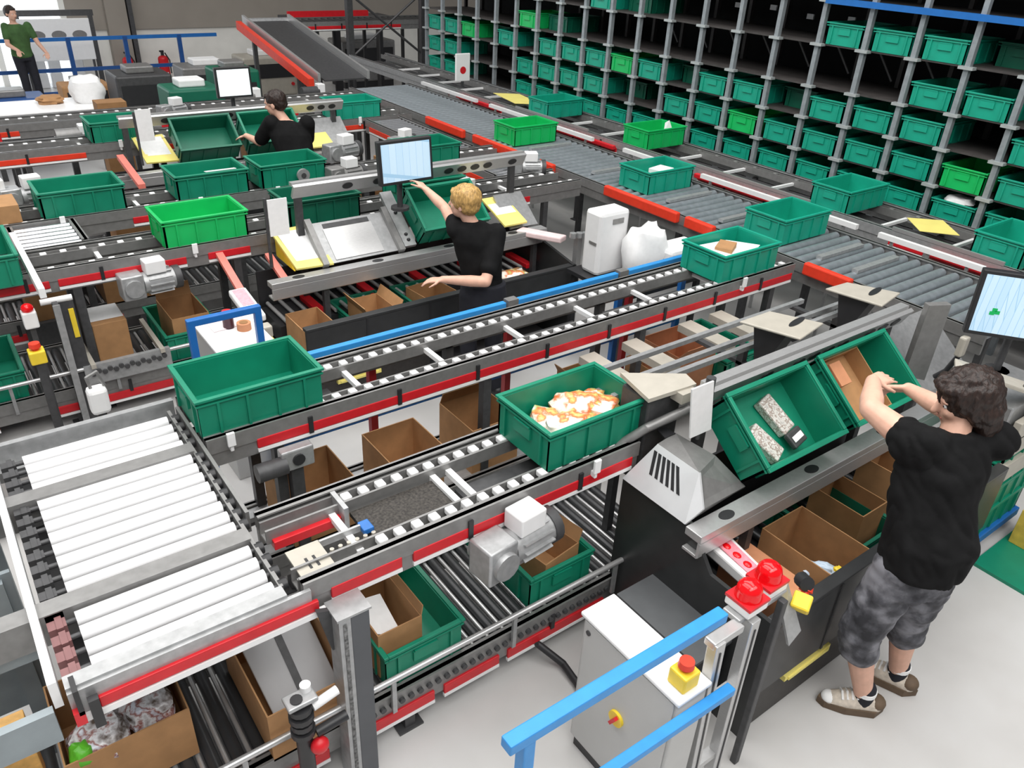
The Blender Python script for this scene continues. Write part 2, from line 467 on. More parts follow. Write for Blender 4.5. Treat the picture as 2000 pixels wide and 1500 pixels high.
# upper tote line of the near station
c = conveyor('tote_conveyor', 'near tote conveyor with twin wheel tracks, red front strip and the snack-filled tote', 'x', .68, 2.32, 2.0, 2.475, 1.06, 'strand',
    red=((.78, 1.07, 0), (1.12, 1.66, 0), (1.7, 2.28, 0)), cross=(.95, 1.42, 1.5, 1.95, 2.2), skip=((.68, .98),), legs=(), tray=((1.5, 2.3, 2.1, 2.3, DGREY),))
MB().box(1.02, 1.42, 2.13, 2.34, .99, 1.01).build('mesh_tray', mat('brown_black_mesh', (.045, .04, .035), .6, .2, .7, 90), c)
MB().box(.70, .98, 2.33, 2.375, .97, 1.01).build('red_cover', RED, c, .003)
MB().box(.98, 1.0, 2.3, 2.43, .93, 1.07).build('end_plate', LGREY, c)
m = MB().box(.70, .83, 2.06, 2.22, 1.035, 1.045); m.build('cover_plate', CREAM, c)
MB().box(.745, .755, 2.09, 2.15, 1.045, 1.047).box(.775, .785, 2.09, 2.15, 1.045, 1.047).build('slot', BLACK, c)
MB().box(.83, 1.0, 2.2, 2.21, 1.02, 1.05).build('cable_guide', LGREY, c)
for i in range(6): MB().cyl((.86+.035*i, 2.16, 1.0), (.86+.035*i, 2.16, 1.03), .009, n=8).build('cable_gland', CREAM, c)
MB().box(1.0, 1.045, 2.17, 2.23, 1.02, 1.045).build('blue_plug', BLUE, c, .004)
# the big perforated column
MB().box(.80, .875, 1.895, 1.985, 0, .945).build('column', mat('slate_column', (.1, .105, .115), .45, .3, .08, 6), c, .004)
MB().box(.752, .798, 1.89, 1.985, 0, .945).build('column_flange', LGREY, c)
MB().box(.768, .782, 1.886, 1.89, .05, .92).build('perforations', mat('perforated_strip', (.13, .13, .13), .5, var=.9, scale=60), c)
MB().box(.745, .88, 1.885, 1.995, .945, .955).build('column_cap', LGREY, c)
MB().plate([(.755, 1.95, .95), (.70, 1.95, .97), (.745, 1.95, .75), (.755, 1.95, .75)], (0, .02, 0)).build('gusset', DGREY, c)
# second upper line (between station 1 and aisle 2)
conveyor('tote_conveyor', 'long tote conveyor with unbroken red stripe crossing the picture middle', 'x', .68, 4.9, 3.04, 3.5, 1.06, 'strand',
    red=((.9, 4.88, 0),), cross=(1.5, 2.0, 2.55, 3.1, 3.6, 4.2), legs=(1.0, 2.2, 3.4, 4.7), tray=((.7, 1.4, 3.16, 3.38, DGREY), (2.05, 2.5, 3.18, 3.3, BLACK), (2.6, 3.05, 3.18, 3.34, DGREY), (3.3, 4.0, 3.18, 3.34, DGREY)))
# station 2 and 3 upper lines
conveyor('tote_conveyor', 'tote conveyor behind the blond worker, red strips broken by black posts', 'x', -.9, 4.9, 5.42, 5.88, 1.06, 'strand',
    red=((-.9, .45, 0), (.5, 1.3, 0), (1.45, 1.75, 0), (3.9, 4.3, 0)), cross=(.3, .8, 1.4, 3.6, 4.2), legs=(-.4, .6, 1.65, 3.4, 4.5), tray=((-.9, 4.8, 5.56, 5.74, DGREY),))
conveyor('tote_conveyor', 'tote conveyor carrying three green totes left of the middle monitor', 'x', -.9, 4.9, 6.42, 6.9, 1.06, 'strand',
    red=((1.2, 1.5, 0), (.0, .5, 0), (3.6, 3.9, 0), (4.2, 4.85, 0)), cross=(.3, 1.3, 2.1, 3.3, 4.2), legs=(-.4, .8, 2.0, 3.2, 4.5), tray=((-.9, 4.8, 6.56, 6.78, DGREY),))
conveyor('tote_conveyor', 'far tote conveyor behind the stooping worker with tote and pale strips', 'x', -.9, 4.9, 8.55, 9.0, 1.06, 'strand',
    red=((-.9, 1.3, 0), (2.0, 2.3, 0), (4.0, 4.7, 0)), cross=(.3, 1.3, 2.1, 3.3, 4.2), legs=(-.4, .8, 2.0, 3.2, 4.5), redm=ORED, tray=((-.9, 4.8, 8.7, 8.85, DGREY),))
conveyor('tote_conveyor', 'farthest tote conveyor in front of the white table and incline', 'x', -.9, 4.9, 9.7, 10.15, 1.06, 'strand',
    red=((-.9, .9, 0), (3.9, 4.8, 0)), cross=(.3, 1.3, 2.1, 3.3, 4.2), legs=(-.4, .8, 2.0, 3.2, 4.5), redm=ORED)

# lower order lines
def lower_line(label, y0, y1, x0, x1, zt, red, guide=True, skip=(), rm=None):
    t = conveyor('order_conveyor', label, 'x', x0, x1, y0, y1, zt, 'roller', pitch=.085, rmat=rm or ROLLB, red=red, skip=skip, rr=.026, alt=None if skip else ALU, rz=.045, legs=(x0+.2, (x0+x1)/2, x1-.2))
    if guide:
        MB().cyl((x0, y0-.03, zt+.15), (x1, y0-.03, zt+.15), .014, n=8).build('guide_rail', ALU, t)
        x = x0+.35
        while x < x1:
            MB().box(x-.01, x+.01, y0-.03, y0-.015, zt-.06, zt+.15).build('guide_post', LGREY, t); x += .62
    return t
c = lower_line('low roller conveyor below the near tote line, carrying cartons inside green totes', 1.98, 2.66, -.6, 2.76, .27, ((-.4, .7, 0), (.85, 1.2, 0), (1.25, 1.55, 0), (1.6, 2.2, 0)))
b = MB()
for i in range(30): b.cyl((.9+.045*i, 1.965, .235), (.9+.045*i, 1.985, .235), .014, n=8)
b.build('chain', DGREY, c)
c = lower_line('low carton conveyor visible in the gap behind the near tote line', 3.0, 3.5, .6, 4.6, .3, (), guide=False, skip=((.6, 4.6),))
for x in (1.05, 1.5, 1.95, 2.5, 3.0, 3.5, 4.0): MB().box(x-.015, x+.015, 3.03, 3.47, .22, .25).build('cross_bar', LGREY, c)
MB().box(.6, 4.6, 3.05, 3.13, .27, .3).build('belt', LGREY, c); MB().box(.6, 4.6, 3.37, 3.45, .27, .3).build('belt', LGREY, c)
lower_line('low roller conveyor at left below the second station tote line', 5.3, 6.05, -.9, 1.75, .27, ((-.9, -.05, 0), (.28, .42, 0), (.5, 1.05, 0)))
lower_line('low order conveyor far left under the three-tote line', 6.5, 7.0, -.9, 3.2, .3, ((0, 1, 0),), guide=False)
lower_line('low order conveyor beneath the far tote line', 8.6, 9.2, -.9, 3.6, .3, ((-.6, 1, 0), (1.6, 2.2, 0)), guide=False)

# grey upright rails of the guide frame between the station lines
b = thing('pusher_rails', 'pair of thin grey pusher rails behind the near station totes', 'rail', (2.3, 2.3, 0))
for y, z in ((2.25, 1.17), (2.36, 1.14), (2.62, 1.06)):
    MB().box(2.36, 4.4, y-.014, y+.014, z-.014, z+.014).build('rail', LGREY, b)
for x in (2.5, 3.4, 4.3): MB().box(x-.02, x+.02, 2.28, 2.32, 0, 1.15).box(x-.02, x+.02, 2.24, 2.66, 1.03, 1.05).build('post', DGREY, b)
for i, x in enumerate((2.9, 3.25, 3.75, 4.05)):
    MB().box(x-.06, x+.06, 2.64, 3.02, .85, .9).build('cross_arm', CREAM, b)

single('edge_board', MB().box(.35, .385, 5.0, 6.1, 1.07, 1.13), WHITE, 'white edge board beside the tote at the left picture edge', 'board', (.35, 5.0, 1.07))
carton(.38, 6.66, 1.06, .2, .3, .13, 'small brown carton on the line left of the row of three', closed=True)
conveyor('transfer_conveyor', 'short cross transfer with orange red sides near the roller lane, in front', 'y', 5.92, 6.4, 4.25, 4.72, 1.06, 'roller', pitch=.08, red=((5.93, 6.38, 0), (5.93, 6.38, 1)), redm=ORED, clips=False)
conveyor('transfer_conveyor', 'short cross transfer with orange red sides near the roller lane, farther back', 'y', 6.95, 8.5, 4.25, 4.72, 1.06, 'roller', pitch=.08, red=((7.0, 7.6, 0), (7.8, 8.4, 0)), redm=ORED, clips=False)
conveyor('transfer_conveyor', 'short cross transfer between the lines left of the bright tote', 'y', 5.92, 6.4, .35, .8, 1.06, 'roller', pitch=.08, red=((5.93, 6.38, 0),), clips=False)
# ------------------------------------------------ cross lines on the right
c = conveyor('roller_conveyor', 'wide grey roller lane running towards the storage rack end, orange red edge', 'y', 1.7, 10.4, 4.98, 5.92, 1.05, 'roller', pitch=.1, rr=.036, rmat=ROLLG,
    red=(), legs=(2, 3.5, 5, 6.5, 8, 9.5))
for (s, e) in ((2.62, 3.0), (3.86, 4.16), (4.25, 5.15), (5.9, 6.15), (6.2, 7.3), (7.5, 8.3)):
    MB().box(4.93, 4.985, s, e, 1.0, 1.09).build('red_cover', ORED, c, .012)
MB().box(5.93, 5.96, 1.7, 10.4, .8, 1.04).build('side_skirt', BLACK, c)
for y in (2.75, 3.05, 4.0, 4.6, 5.6, 6.6): MB().box(5.2, 5.75, y-.025, y+.025, 1.045, 1.07).build('lift_bar', LGREY, c)
c = conveyor('rack_conveyor', 'rack side conveyor lane running along the foot of the storage grid', 'y', .8, 13.0, 6.26, 6.98, 1.06, 'strand',
    red=((1.0, 2.75, 0), (2.8, 3.1, 0), (4.1, 5.2, 0), (6.4, 7.5, 0), (8.6, 9.6, 0)), railm=LGREY, wheelm=GREY, legs=(1.2, 3, 5, 7, 9, 11), cross=tuple(1.5+.6*i for i in range(18)), tray=((.8, 13, 6.4, 6.84, DGREY),))
for (s, e) in ((2.2, 3.1), (3.9, 5.6), (6.9, 8.3)):
    MB().box(6.26, 6.28, s, e, 1.075, 1.105).build('guard_edge', ALU, c)
for (s, e) in ((1.0, 2.75), (4.1, 5.2), (6.4, 7.5), (8.6, 9.6)):
    MB().box(6.2, 6.25, s, e, .985, 1.03).build('red_cover', RED, c, .008)
g = thing('guard_rail', 'white hand height guard rail between the roller lane and rack conveyor', 'rail', (6.08, 2.2, 0))
for (s, e) in ((2.25, 3.1), (3.3, 5.0), (5.35, 6.1), (6.6, 8.6), (8.9, 10.3)):
    MB().box(6.06, 6.1, s, e, 1.05, 1.09).build('rail', WHITE, g)
    for y in (s+.12, (s+e)/2, e-.12): MB().box(6.07, 6.09, y-.012, y+.012, 0, 1.05).build('post', ALU, g)
sheet('cover_sheet', 'yellow sheet lying on the rack conveyor beside the right totes', 'sheet', [(6.42, 2.95, 1.085), (6.62, 2.72, 1.085), (6.88, 3.0, 1.085), (6.66, 3.2, 1.085)], LYELL)
sheet('cover_sheet', 'small yellow sheet far along the rack conveyor', 'sheet', [(6.4, 8.5, 1.085), (6.7, 8.3, 1.085), (6.85, 9.0, 1.085), (6.55, 9.2, 1.085)], LYELL)
t = thing('sign_panel', 'white sign panel with red mark standing far on rack conveyor', 'sign', (6.5, 9.9, 1.06))
MB().box(6.38, 6.62, 9.88, 9.91, 1.13, 1.5).build('panel', WHITE, t, .01); MB().box(6.48, 6.52, 9.885, 9.905, 1.06, 1.13).build('stem', DGREY, t)
MB().cyl((6.5, 9.878, 1.28), (6.5, 9.88, 1.28), .05, n=12).build('red_mark', RED, t)

# incline conveyor
def slope(y): return 1.08+(y-10.9)*.165
t = thing('incline_conveyor', 'inclined grey belt conveyor with orange red side at the back', 'conveyor', (4.7, 10.9, 0))
def slab(x0, x1, y0, y1, dz0, dz1):
    return MB().plate([(x0, y0, slope(y0)+dz0), (x0, y1, slope(y1)+dz0), (x0, y1, slope(y1)+dz1), (x0, y0, slope(y0)+dz1)], (x1-x0, 0, 0))
slab(4.86, 5.5, 10.9, 13.7, -.02, 0).build('belt', DGREY, t)
slab(4.62, 4.7, 10.9, 13.6, -.09, .03).build('red_cover', ORED, t)
for x in (4.76, 5.52): slab(x, x+.04, 10.9, 13.7, -.02, .09).build('side_rail', ALU, t)
MB().cyl((4.8, 13.72, slope(13.7)-.02), (5.55, 13.72, slope(13.7)-.02), .06).build('end_roller', LGREY, t)
for y in (11.5, 13.2):
    for x in (4.74, 5.54): MB().box(x-.03, x+.03, y-.03, y+.03, 0, slope(y)-.04).build('leg', DGREY, t)
# level line that the incline feeds
conveyor('belt_conveyor', 'dark red sided conveyor at the head of the incline, on black posts', 'x', 5.6, 8.4, 13.6, 14.3, 1.5, 'roller', pitch=.12, red=((5.7, 7.6, 0),), legs=(6.0, 6.6, 7.2, 8.0), rmat=ROLLB, redm=RED, legm=BLACK)

# ===================================================================== rack
BRK = mat('rack_bracket', (.45, .48, .48), .4, .3)
def rack():
    t = thing('storage_rack', 'tall grey storage grid of square tote bays along the right', 'rack', (7.15, 2, 0))
    LV = [.69, .99, 1.29, 1.60, 1.89, 2.265, 2.64, 3.0]
    Y0, PT = 3.33, .481
    for k in range(-4, 19):
        y = Y0+PT*k
        p = MB().box(7.15, 7.2, y-.022, y+.022, 0, 3.6); p.cur = 1
        for z in LV: p.box(7.125, 7.2, y-.062, y+.062, z-.032, z-.008)
        p.build('post', [RACKM, BRK], t)

    for z in LV:
        MB().box(7.19, 7.95, Y0-4*PT, Y0+18*PT, z-.024, z-.008).build('shelf', SHELF, t)
    for k in range(-4, 19): MB().box(7.9, 7.95, Y0+PT*k-.02, Y0+PT*k+.02, 0, 3.6).build('rear_post', SHELF, t)
    MB().box(8.35, 8.4, 1, 12.2, 0, 3.6).build('dark_backing', BACKM, t)  # added black sheet, paints the unlit depth behind the bays
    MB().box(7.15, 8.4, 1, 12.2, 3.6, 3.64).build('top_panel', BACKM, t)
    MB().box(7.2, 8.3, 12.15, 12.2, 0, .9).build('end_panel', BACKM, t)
    for k in range(1, 9):
        MB().cyl((7.97, Y0+PT*k+.1, 1.92), (7.97, Y0+PT*k+.36, 2.24), .012, n=6).build('diagonal_brace', GREY, t)
    MB().box(7.1, 7.15, Y0-4*PT, 4.75, 2.60, 2.65).build('blue_beam', BLUE, t)
    for k, z in ((3, 2.4), (5, 2.42), (6, 2.4), (4, 2.38)):
        MB().box(7.88, 7.9, Y0+PT*k+.12, Y0+PT*k+.2, z, z+.05).build('tag', PAPER, t)
    occ = {5: 'tt.......t', 4: '', }
    # (level, column, colour, setback)
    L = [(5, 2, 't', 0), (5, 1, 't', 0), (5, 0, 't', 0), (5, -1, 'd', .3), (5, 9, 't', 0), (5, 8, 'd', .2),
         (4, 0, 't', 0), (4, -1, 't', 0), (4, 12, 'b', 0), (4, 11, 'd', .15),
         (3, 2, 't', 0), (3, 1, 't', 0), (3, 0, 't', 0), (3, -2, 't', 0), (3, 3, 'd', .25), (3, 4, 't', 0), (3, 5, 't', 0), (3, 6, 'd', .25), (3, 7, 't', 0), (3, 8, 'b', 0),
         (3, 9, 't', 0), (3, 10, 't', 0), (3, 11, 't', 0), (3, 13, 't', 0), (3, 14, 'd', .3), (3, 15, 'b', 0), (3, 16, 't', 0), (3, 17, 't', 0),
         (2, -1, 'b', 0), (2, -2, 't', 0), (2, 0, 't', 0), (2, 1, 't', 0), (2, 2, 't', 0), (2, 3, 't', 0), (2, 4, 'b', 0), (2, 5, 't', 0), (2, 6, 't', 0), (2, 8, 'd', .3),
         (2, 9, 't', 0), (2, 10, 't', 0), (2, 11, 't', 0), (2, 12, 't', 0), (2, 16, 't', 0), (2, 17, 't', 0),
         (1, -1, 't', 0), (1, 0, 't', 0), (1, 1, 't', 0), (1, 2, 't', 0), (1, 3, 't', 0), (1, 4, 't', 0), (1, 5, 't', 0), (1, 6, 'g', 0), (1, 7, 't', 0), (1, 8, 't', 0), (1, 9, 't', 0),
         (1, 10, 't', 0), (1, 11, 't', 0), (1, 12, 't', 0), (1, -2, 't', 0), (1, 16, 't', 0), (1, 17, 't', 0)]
    nm = {'t': 'sea green', 'b': 'bright green', 'd': 'shade-darkened green', 'g': 'green'}  # recessed totes take a darker green as the shade deep in the bays
    rows = {1: 'lowest visible row', 2: 'second row up', 3: 'third row up', 4: 'fourth row up', 5: 'top row'}
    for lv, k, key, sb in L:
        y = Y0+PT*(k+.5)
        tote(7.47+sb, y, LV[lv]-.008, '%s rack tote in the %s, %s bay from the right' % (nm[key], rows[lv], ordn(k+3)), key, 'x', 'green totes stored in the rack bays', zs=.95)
rack()
lump('plastic_bag', 'white plastic bag bulging from the lowest rack tote at right', 'bag', (7.3, 3.1, 1.16), (.09, .12, .05), PAPER, 3)

# totes riding on conveyors
tote(2.11, 2.25, 1.06, 'green tote filled with snack packs on the near conveyor', 'g')
tote(.965, 3.27, 1.06, 'large empty green tote beside the white roller deck', 'g')
tote(4.42, 3.27, 1.06, 'green tote holding white papers at the right end of the red-striped conveyor', 't')
tote(1.48, 5.65, 1.06, 'bright green empty tote left of the blond worker', 'b')
tote(.12, 5.58, 1.06, 'green tote cut by the left picture edge behind a white rail', 'g', 'y')
tote(.9, 6.66, 1.06, 'left green tote of the row of three', 'g')
tote(1.86, 6.66, 1.06, 'middle green tote of the row of three, white strip inside', 'g')
tote(2.55, 6.66, 1.06, 'right green tote of the row of three, beside the middle monitor', 'g')
tote(1.68, 8.78, 1.06, 'green tote at the back left beside the white card', 'g')
tote(4.22, 8.78, 1.06, 'green tote in the upper middle below the incline foot', 't')
tote(5.46, 3.56, 1.05, 'green tote on the grey roller lane behind the paper-filled tote', 't')
tote(5.46, 5.02, 1.05, 'green tote with white carton inside on the grey roller lane', 't')
tote(5.42, 6.98, 1.05, 'bright green tote on the grey roller lane at the middle top', 'b')
tote(6.6, 3.75, 1.06, 'green tote with long dark side on the rack conveyor, second from the right', 't')
tote(6.6, 2.3, 1.06, 'green tote at the right picture edge on the rack conveyor', 't')
tote(6.62, 6.2, 1.06, 'bright green tote with paper scraps on the rack conveyor', 'b')
tote(6.58, 7.88, 1.06, 'dark sea green tote farthest along the rack conveyor', 't')
def reflector(x, y, i):
    t = CONVS[i]
    MB().box(x-.018, x+.018, y-.02, y-.005, 1.03, 1.1).box(x-.008, x+.008, y-.012, y+.03, 1.0, 1.03).build('reflector', PAPER, t, .003)
for x, y, i in ((2.03, 1.985, 0), (.78, 3.025, 1), (1.36, 5.4, 2), (.72, 6.4, 3), (1.72, 6.4, 3), (2.36, 6.4, 3), (4.3, 3.025, 1), (1.62, 8.53, 4), (4.2, 8.53, 4)):
    reflector(x, y, i)
tote(2.37, 5.65, 1.06, 'dark green tote behind the empty chute of the blond worker', 'd')
tote(3.35, 5.68, 1.06, 'dark green tote on the line behind the blond worker, below the monitor', 'g')
tote(3.95, 6.66, 1.06, 'green tote partly hidden right of the middle monitor', 'g')
# low totes with cartons
tote(1.185, 2.32, .27, 'low green tote with carton beside the dark steel column', 'g', 'y')
tote(1.96, 2.34, .27, 'low green tote with carton under the grey gear motor', 'g', 'y')
carton(1.1, 2.26, .284, .21, .34, .25, 'brown carton with white papers in the low tote beside the column', flaps=(('r', 12, .05),))
sheet('paper_sheet', 'white printed paper leaning in the carton beside the column', 'paper', [(1.02, 2.17, .46), (1.13, 2.13, .42), (1.13, 2.33, .5), (1.02, 2.33, .52)], PAPER)
carton(1.97, 2.24, .284, .24, .3, .2, 'brown carton with torn flap in the low tote below the motor', rz=.15, flaps=(('r', 25, .07), ('b', 10, .05)))

# snack packs in the near tote
for i, (x, y, z, rx, ry, rz, a) in enumerate([(2.05, 2.2, 1.15, .12, .075, .045, .3), (2.18, 2.3, 1.16, .12, .08, .05, -.3), (2.28, 2.24, 1.14, .1, .08, .05, .6), (2.0, 2.3, 1.12, .1, .07, .05, 1.1), (2.14, 2.16, 1.12, .12, .07, .045, .1), (2.3, 2.33, 1.12, .1, .06, .05, .2)]):
    lump('snack_pack', ['red and white snack pack lying nearest the tote corner', 'snack pack with red corner at the heap top', 'snack pack with green print at the heap right', 'pale snack pack at the left of the heap', 'pale snack pack at the front tote wall', 'snack pack by the right tote wall'][i], 'packet', (x, y, z), (rx, ry, rz), PACK, i, 'snack packs heaped in the near tote', rz=a)
sheet('paper_sheet', 'white paper folded in the tote at the end of the red conveyor', 'paper', [(4.17, 3.15, 1.2), (4.42, 3.11, 1.18), (4.65, 3.2, 1.205), (4.55, 3.42, 1.19), (4.24, 3.41, 1.21)], PAPER)
carton(4.4, 3.3, 1.07, .18, .12, .155, 'flat tan carton among white papers in the right end tote', rz=.5, closed=True)
carton(5.55, 5.05, 1.066, .2, .15, .13, 'white carton inside the tote on the roller lane', rz=.2, closed=True, m=PAPER)
sheet('paper_sheet', 'white paper strip inside the middle tote of three', 'paper', [(1.85, 6.6, 1.23), (2.1, 6.6, 1.23), (2.1, 6.66, 1.22), (1.85, 6.66, 1.22)], PAPER)
sheet('paper_sheet', 'white paper scrap sticking up from the bright rack conveyor tote', 'paper', [(6.6, 6.05, 1.2), (6.75, 6.05, 1.2), (6.72, 6.1, 1.32), (6.66, 6.1, 1.3)], PAPER)
t = thing('tape_roll', 'clear tape dispenser hanging in front of right tote of three', 'tape', (2.62, 6.4, 1.1))
MB().cyl((2.6, 6.42, 1.16), (2.6, 6.395, 1.16), .055, n=20).build('tape', LGREY, t); MB().cyl((2.6, 6.43, 1.16), (2.6, 6.39, 1.16), .022, n=14).build('core', DGREY, t); MB().box(2.57, 2.63, 6.395, 6.42, 1.075, 1.12).build('holder', GREY, t)

# cartons
carton(.05, 2.38, .27, .42, .4, .26, 'open carton full of clear film and bags at lower left')
for i, (x, y, z, r, m, l) in enumerate([(-.04, 2.28, .47, (.1, .09, .07), FOIL, 'crumpled clear film bag left in the lower left carton'), (.14, 2.34, .47, (.09, .1, .07), FOIL, 'crumpled clear film bag right in the lower left carton'), (.05, 2.46, .47, (.13, .09, .07), FOIL, 'crumpled film bag at the back of the lower left carton'), (-.1, 2.22, .49, (.04, .04, .06), LIME, 'lime green bag in the corner of the lower left carton')]):
    lump('plastic_bag', l, 'bag', (x, y, z), r, m, i+9, 'bags in the lower left carton', .28)
carton(.66, 2.24, .27, .36, .52, .26, 'large carton behind the clamp at the lower left column', m=CARD)
t = thing('divider_board', 'large grey padded board leaning behind the dark column', 'board', (.68, 2.35, .3))
MB().plate([(.52, 2.47, .50), (.82, 2.47, .50), (.82, 2.12, .34), (.54, 2.12, .34)], (0, -.004, .012)).build('board', mat('pale_grey_board', (.4, .4, .41), .5, .1, .06, 4), t, .004)
MB().plate([(.66, 2.47, .515), (.69, 2.47, .515), (.69, 2.12, .355), (.66, 2.12, .355)], (0, -.002, .004)).build('fold', DGREY, t)
carton(1.19, 3.2, .3, .36, .36, .3, 'open carton nearest the roller deck in the gap conveyor', m=CARD)
carton(1.74, 3.2, .3, .33, .34, .3, 'middle open carton of the three in the gap conveyor')
carton(2.28, 3.24, .3, .33, .36, .3, 'third open carton in the gap, left of snack tote', flaps=(('b', -20, .08),))
carton(3.2, 3.24, .3, .34, .36, .26, 'open carton behind the snack tote with white bag', flaps=(('l', 30, .07),))
carton(4.0, 3.24, .3, .4, .36, .3, 'open carton behind the cream pusher plates', flaps=(('f', 40, .1),), m=OCARD)
carton(3.72, 3.22, .3, .2, .3, .22, 'small brown carton under the red striped rail at right')
tote(4.4, 3.25, .3, 'low green tote in the gap under the red stripe at right', 'g', 'y')
lump('plastic_bag', 'white and orange bag lying in the carton behind the snack tote', 'bag', (3.15, 3.22, .53), (.15, .12, .07), PACK, 21)

# motors
motor((1.52, 1.93, .88), .1, 'large grey gear motor hanging below the near red strip', 1.25)
motor((.98, 5.36, .9), .05, 'grey gear motor below the second station line at left', 1.2)
motor((3.55, 5.4, 1.1), .4, 'grey gear motor behind the white bags', 1.1)
motor((2.95, 6.4, 1.12), .1, 'dark gear motor beside the middle monitor', 1.1, GREY)
motor((3.3, 7.2, 1.1), .2, 'grey gear motor below the far tote line middle', 1.2)
motor((.3, 7.0, 1.1), .1, 'grey gear motor at the far left behind the carton', 1.2)
motor((.55, 7.0, 1.1), .1, 'second grey gear motor right beside its twin at far left', 1.2)
motor((2.4, 9.6, 1.1), .3, 'far grey gear motor in front of the green machine', 1.1)
motor((4.6, 5.95, 1.1), -.5, 'grey gear motor at the left edge of the roller lane', 1.1)
motor((4.2, 7.6, 1.0), .3, 'grey gear motor right of the far monitor line', 1.1)
t = thing('drive_bracket', 'cast grey drive bracket under the red stripe beside the large tote', 'bracket', (1.05, 3.02, .8))
MB().box(1.03, 1.09, 3.0, 3.06, 0, .82).build('stand', DGREY, t)
MB().box(.98, 1.14, 2.97, 3.03, .82, .93).build('plate', LGREY, t, .008); MB().cyl((1.06, 2.96, .875), (1.06, 3.03, .875), .03, n=14).build('bore', BLACK, t); MB().cyl((1.0, 2.98, .86), (.86, 2.98, .86), .045, n=14).build('shaft_housing', DGREY, t)
_n0 = set(bpy.data.objects)
t = thing('cam_clamp', 'black cam clamp with clear cap beside the lower left column', 'clamp', (.55, 1.85, .0))
MB().plate([(.57, 1.83, .72), (.68, 1.83, .72), (.68, 1.9, .72), (.57, 1.9, .72)], (0, 0, .02)).build('top_plate', LGREY, t, .006)
MB().cyl((.61, 1.86, .738), (.61, 1.86, .745), .022, n=14).build('hole', BLACK, t); MB().cyl((.655, 1.885, .74), (.655, 1.885, .765), .02, n=14).build('clear_cap', WHITE, t)
b = MB()
for i in range(4): b.cyl((.62, 1.86, .56+.04*i), (.62, 1.86, .585+.04*i), .045-.004*(i % 2), n=14)
b.cyl((.62, 1.86, 0), (.62, 1.86, .56), .03, n=12); b.build('stack', BLACK, t)
MB().cyl((.66, 1.85, .68), (.76, 1.86, .69), .018, n=10).build('upper_pin', WHITE, t); MB().cyl((.66, 1.84, .55), (.78, 1.84, .56), .02, n=10).build('lever', BLACK, t)
MB().ball((.66, 1.82, .5), (.035, .03, .035)).build('red_knob', RED, t)
t.location = (.49, 1.82, 0)

t = thing('cable_hose', 'dark cable loop on the floor behind the grey cabinet', 'cable', (1.75, 1.8, 0))
MB().tube([(1.72, 2.03, .16), (1.78, 1.98, .10), (1.85, 1.86, .03), (1.84, 1.75, .02), (1.8, 1.6, .02)], .018).build('hose', BLACK, t)

# ================================================================== stations
TILT = .675
RT = Matrix.Rotation(TILT, 3, 'X')
def on_tilt(cx, dy, lx, ly, lz):
    return V((cx, 1.795+dy, 1.04)) + RT @ V((lx, ly, lz))
def tilt_tote(cx, dy, label, key):
    return tote(cx, 1.795+dy, 1.04, label, key, 'x', 'green totes tipped towards the pickers', tilt=TILT)

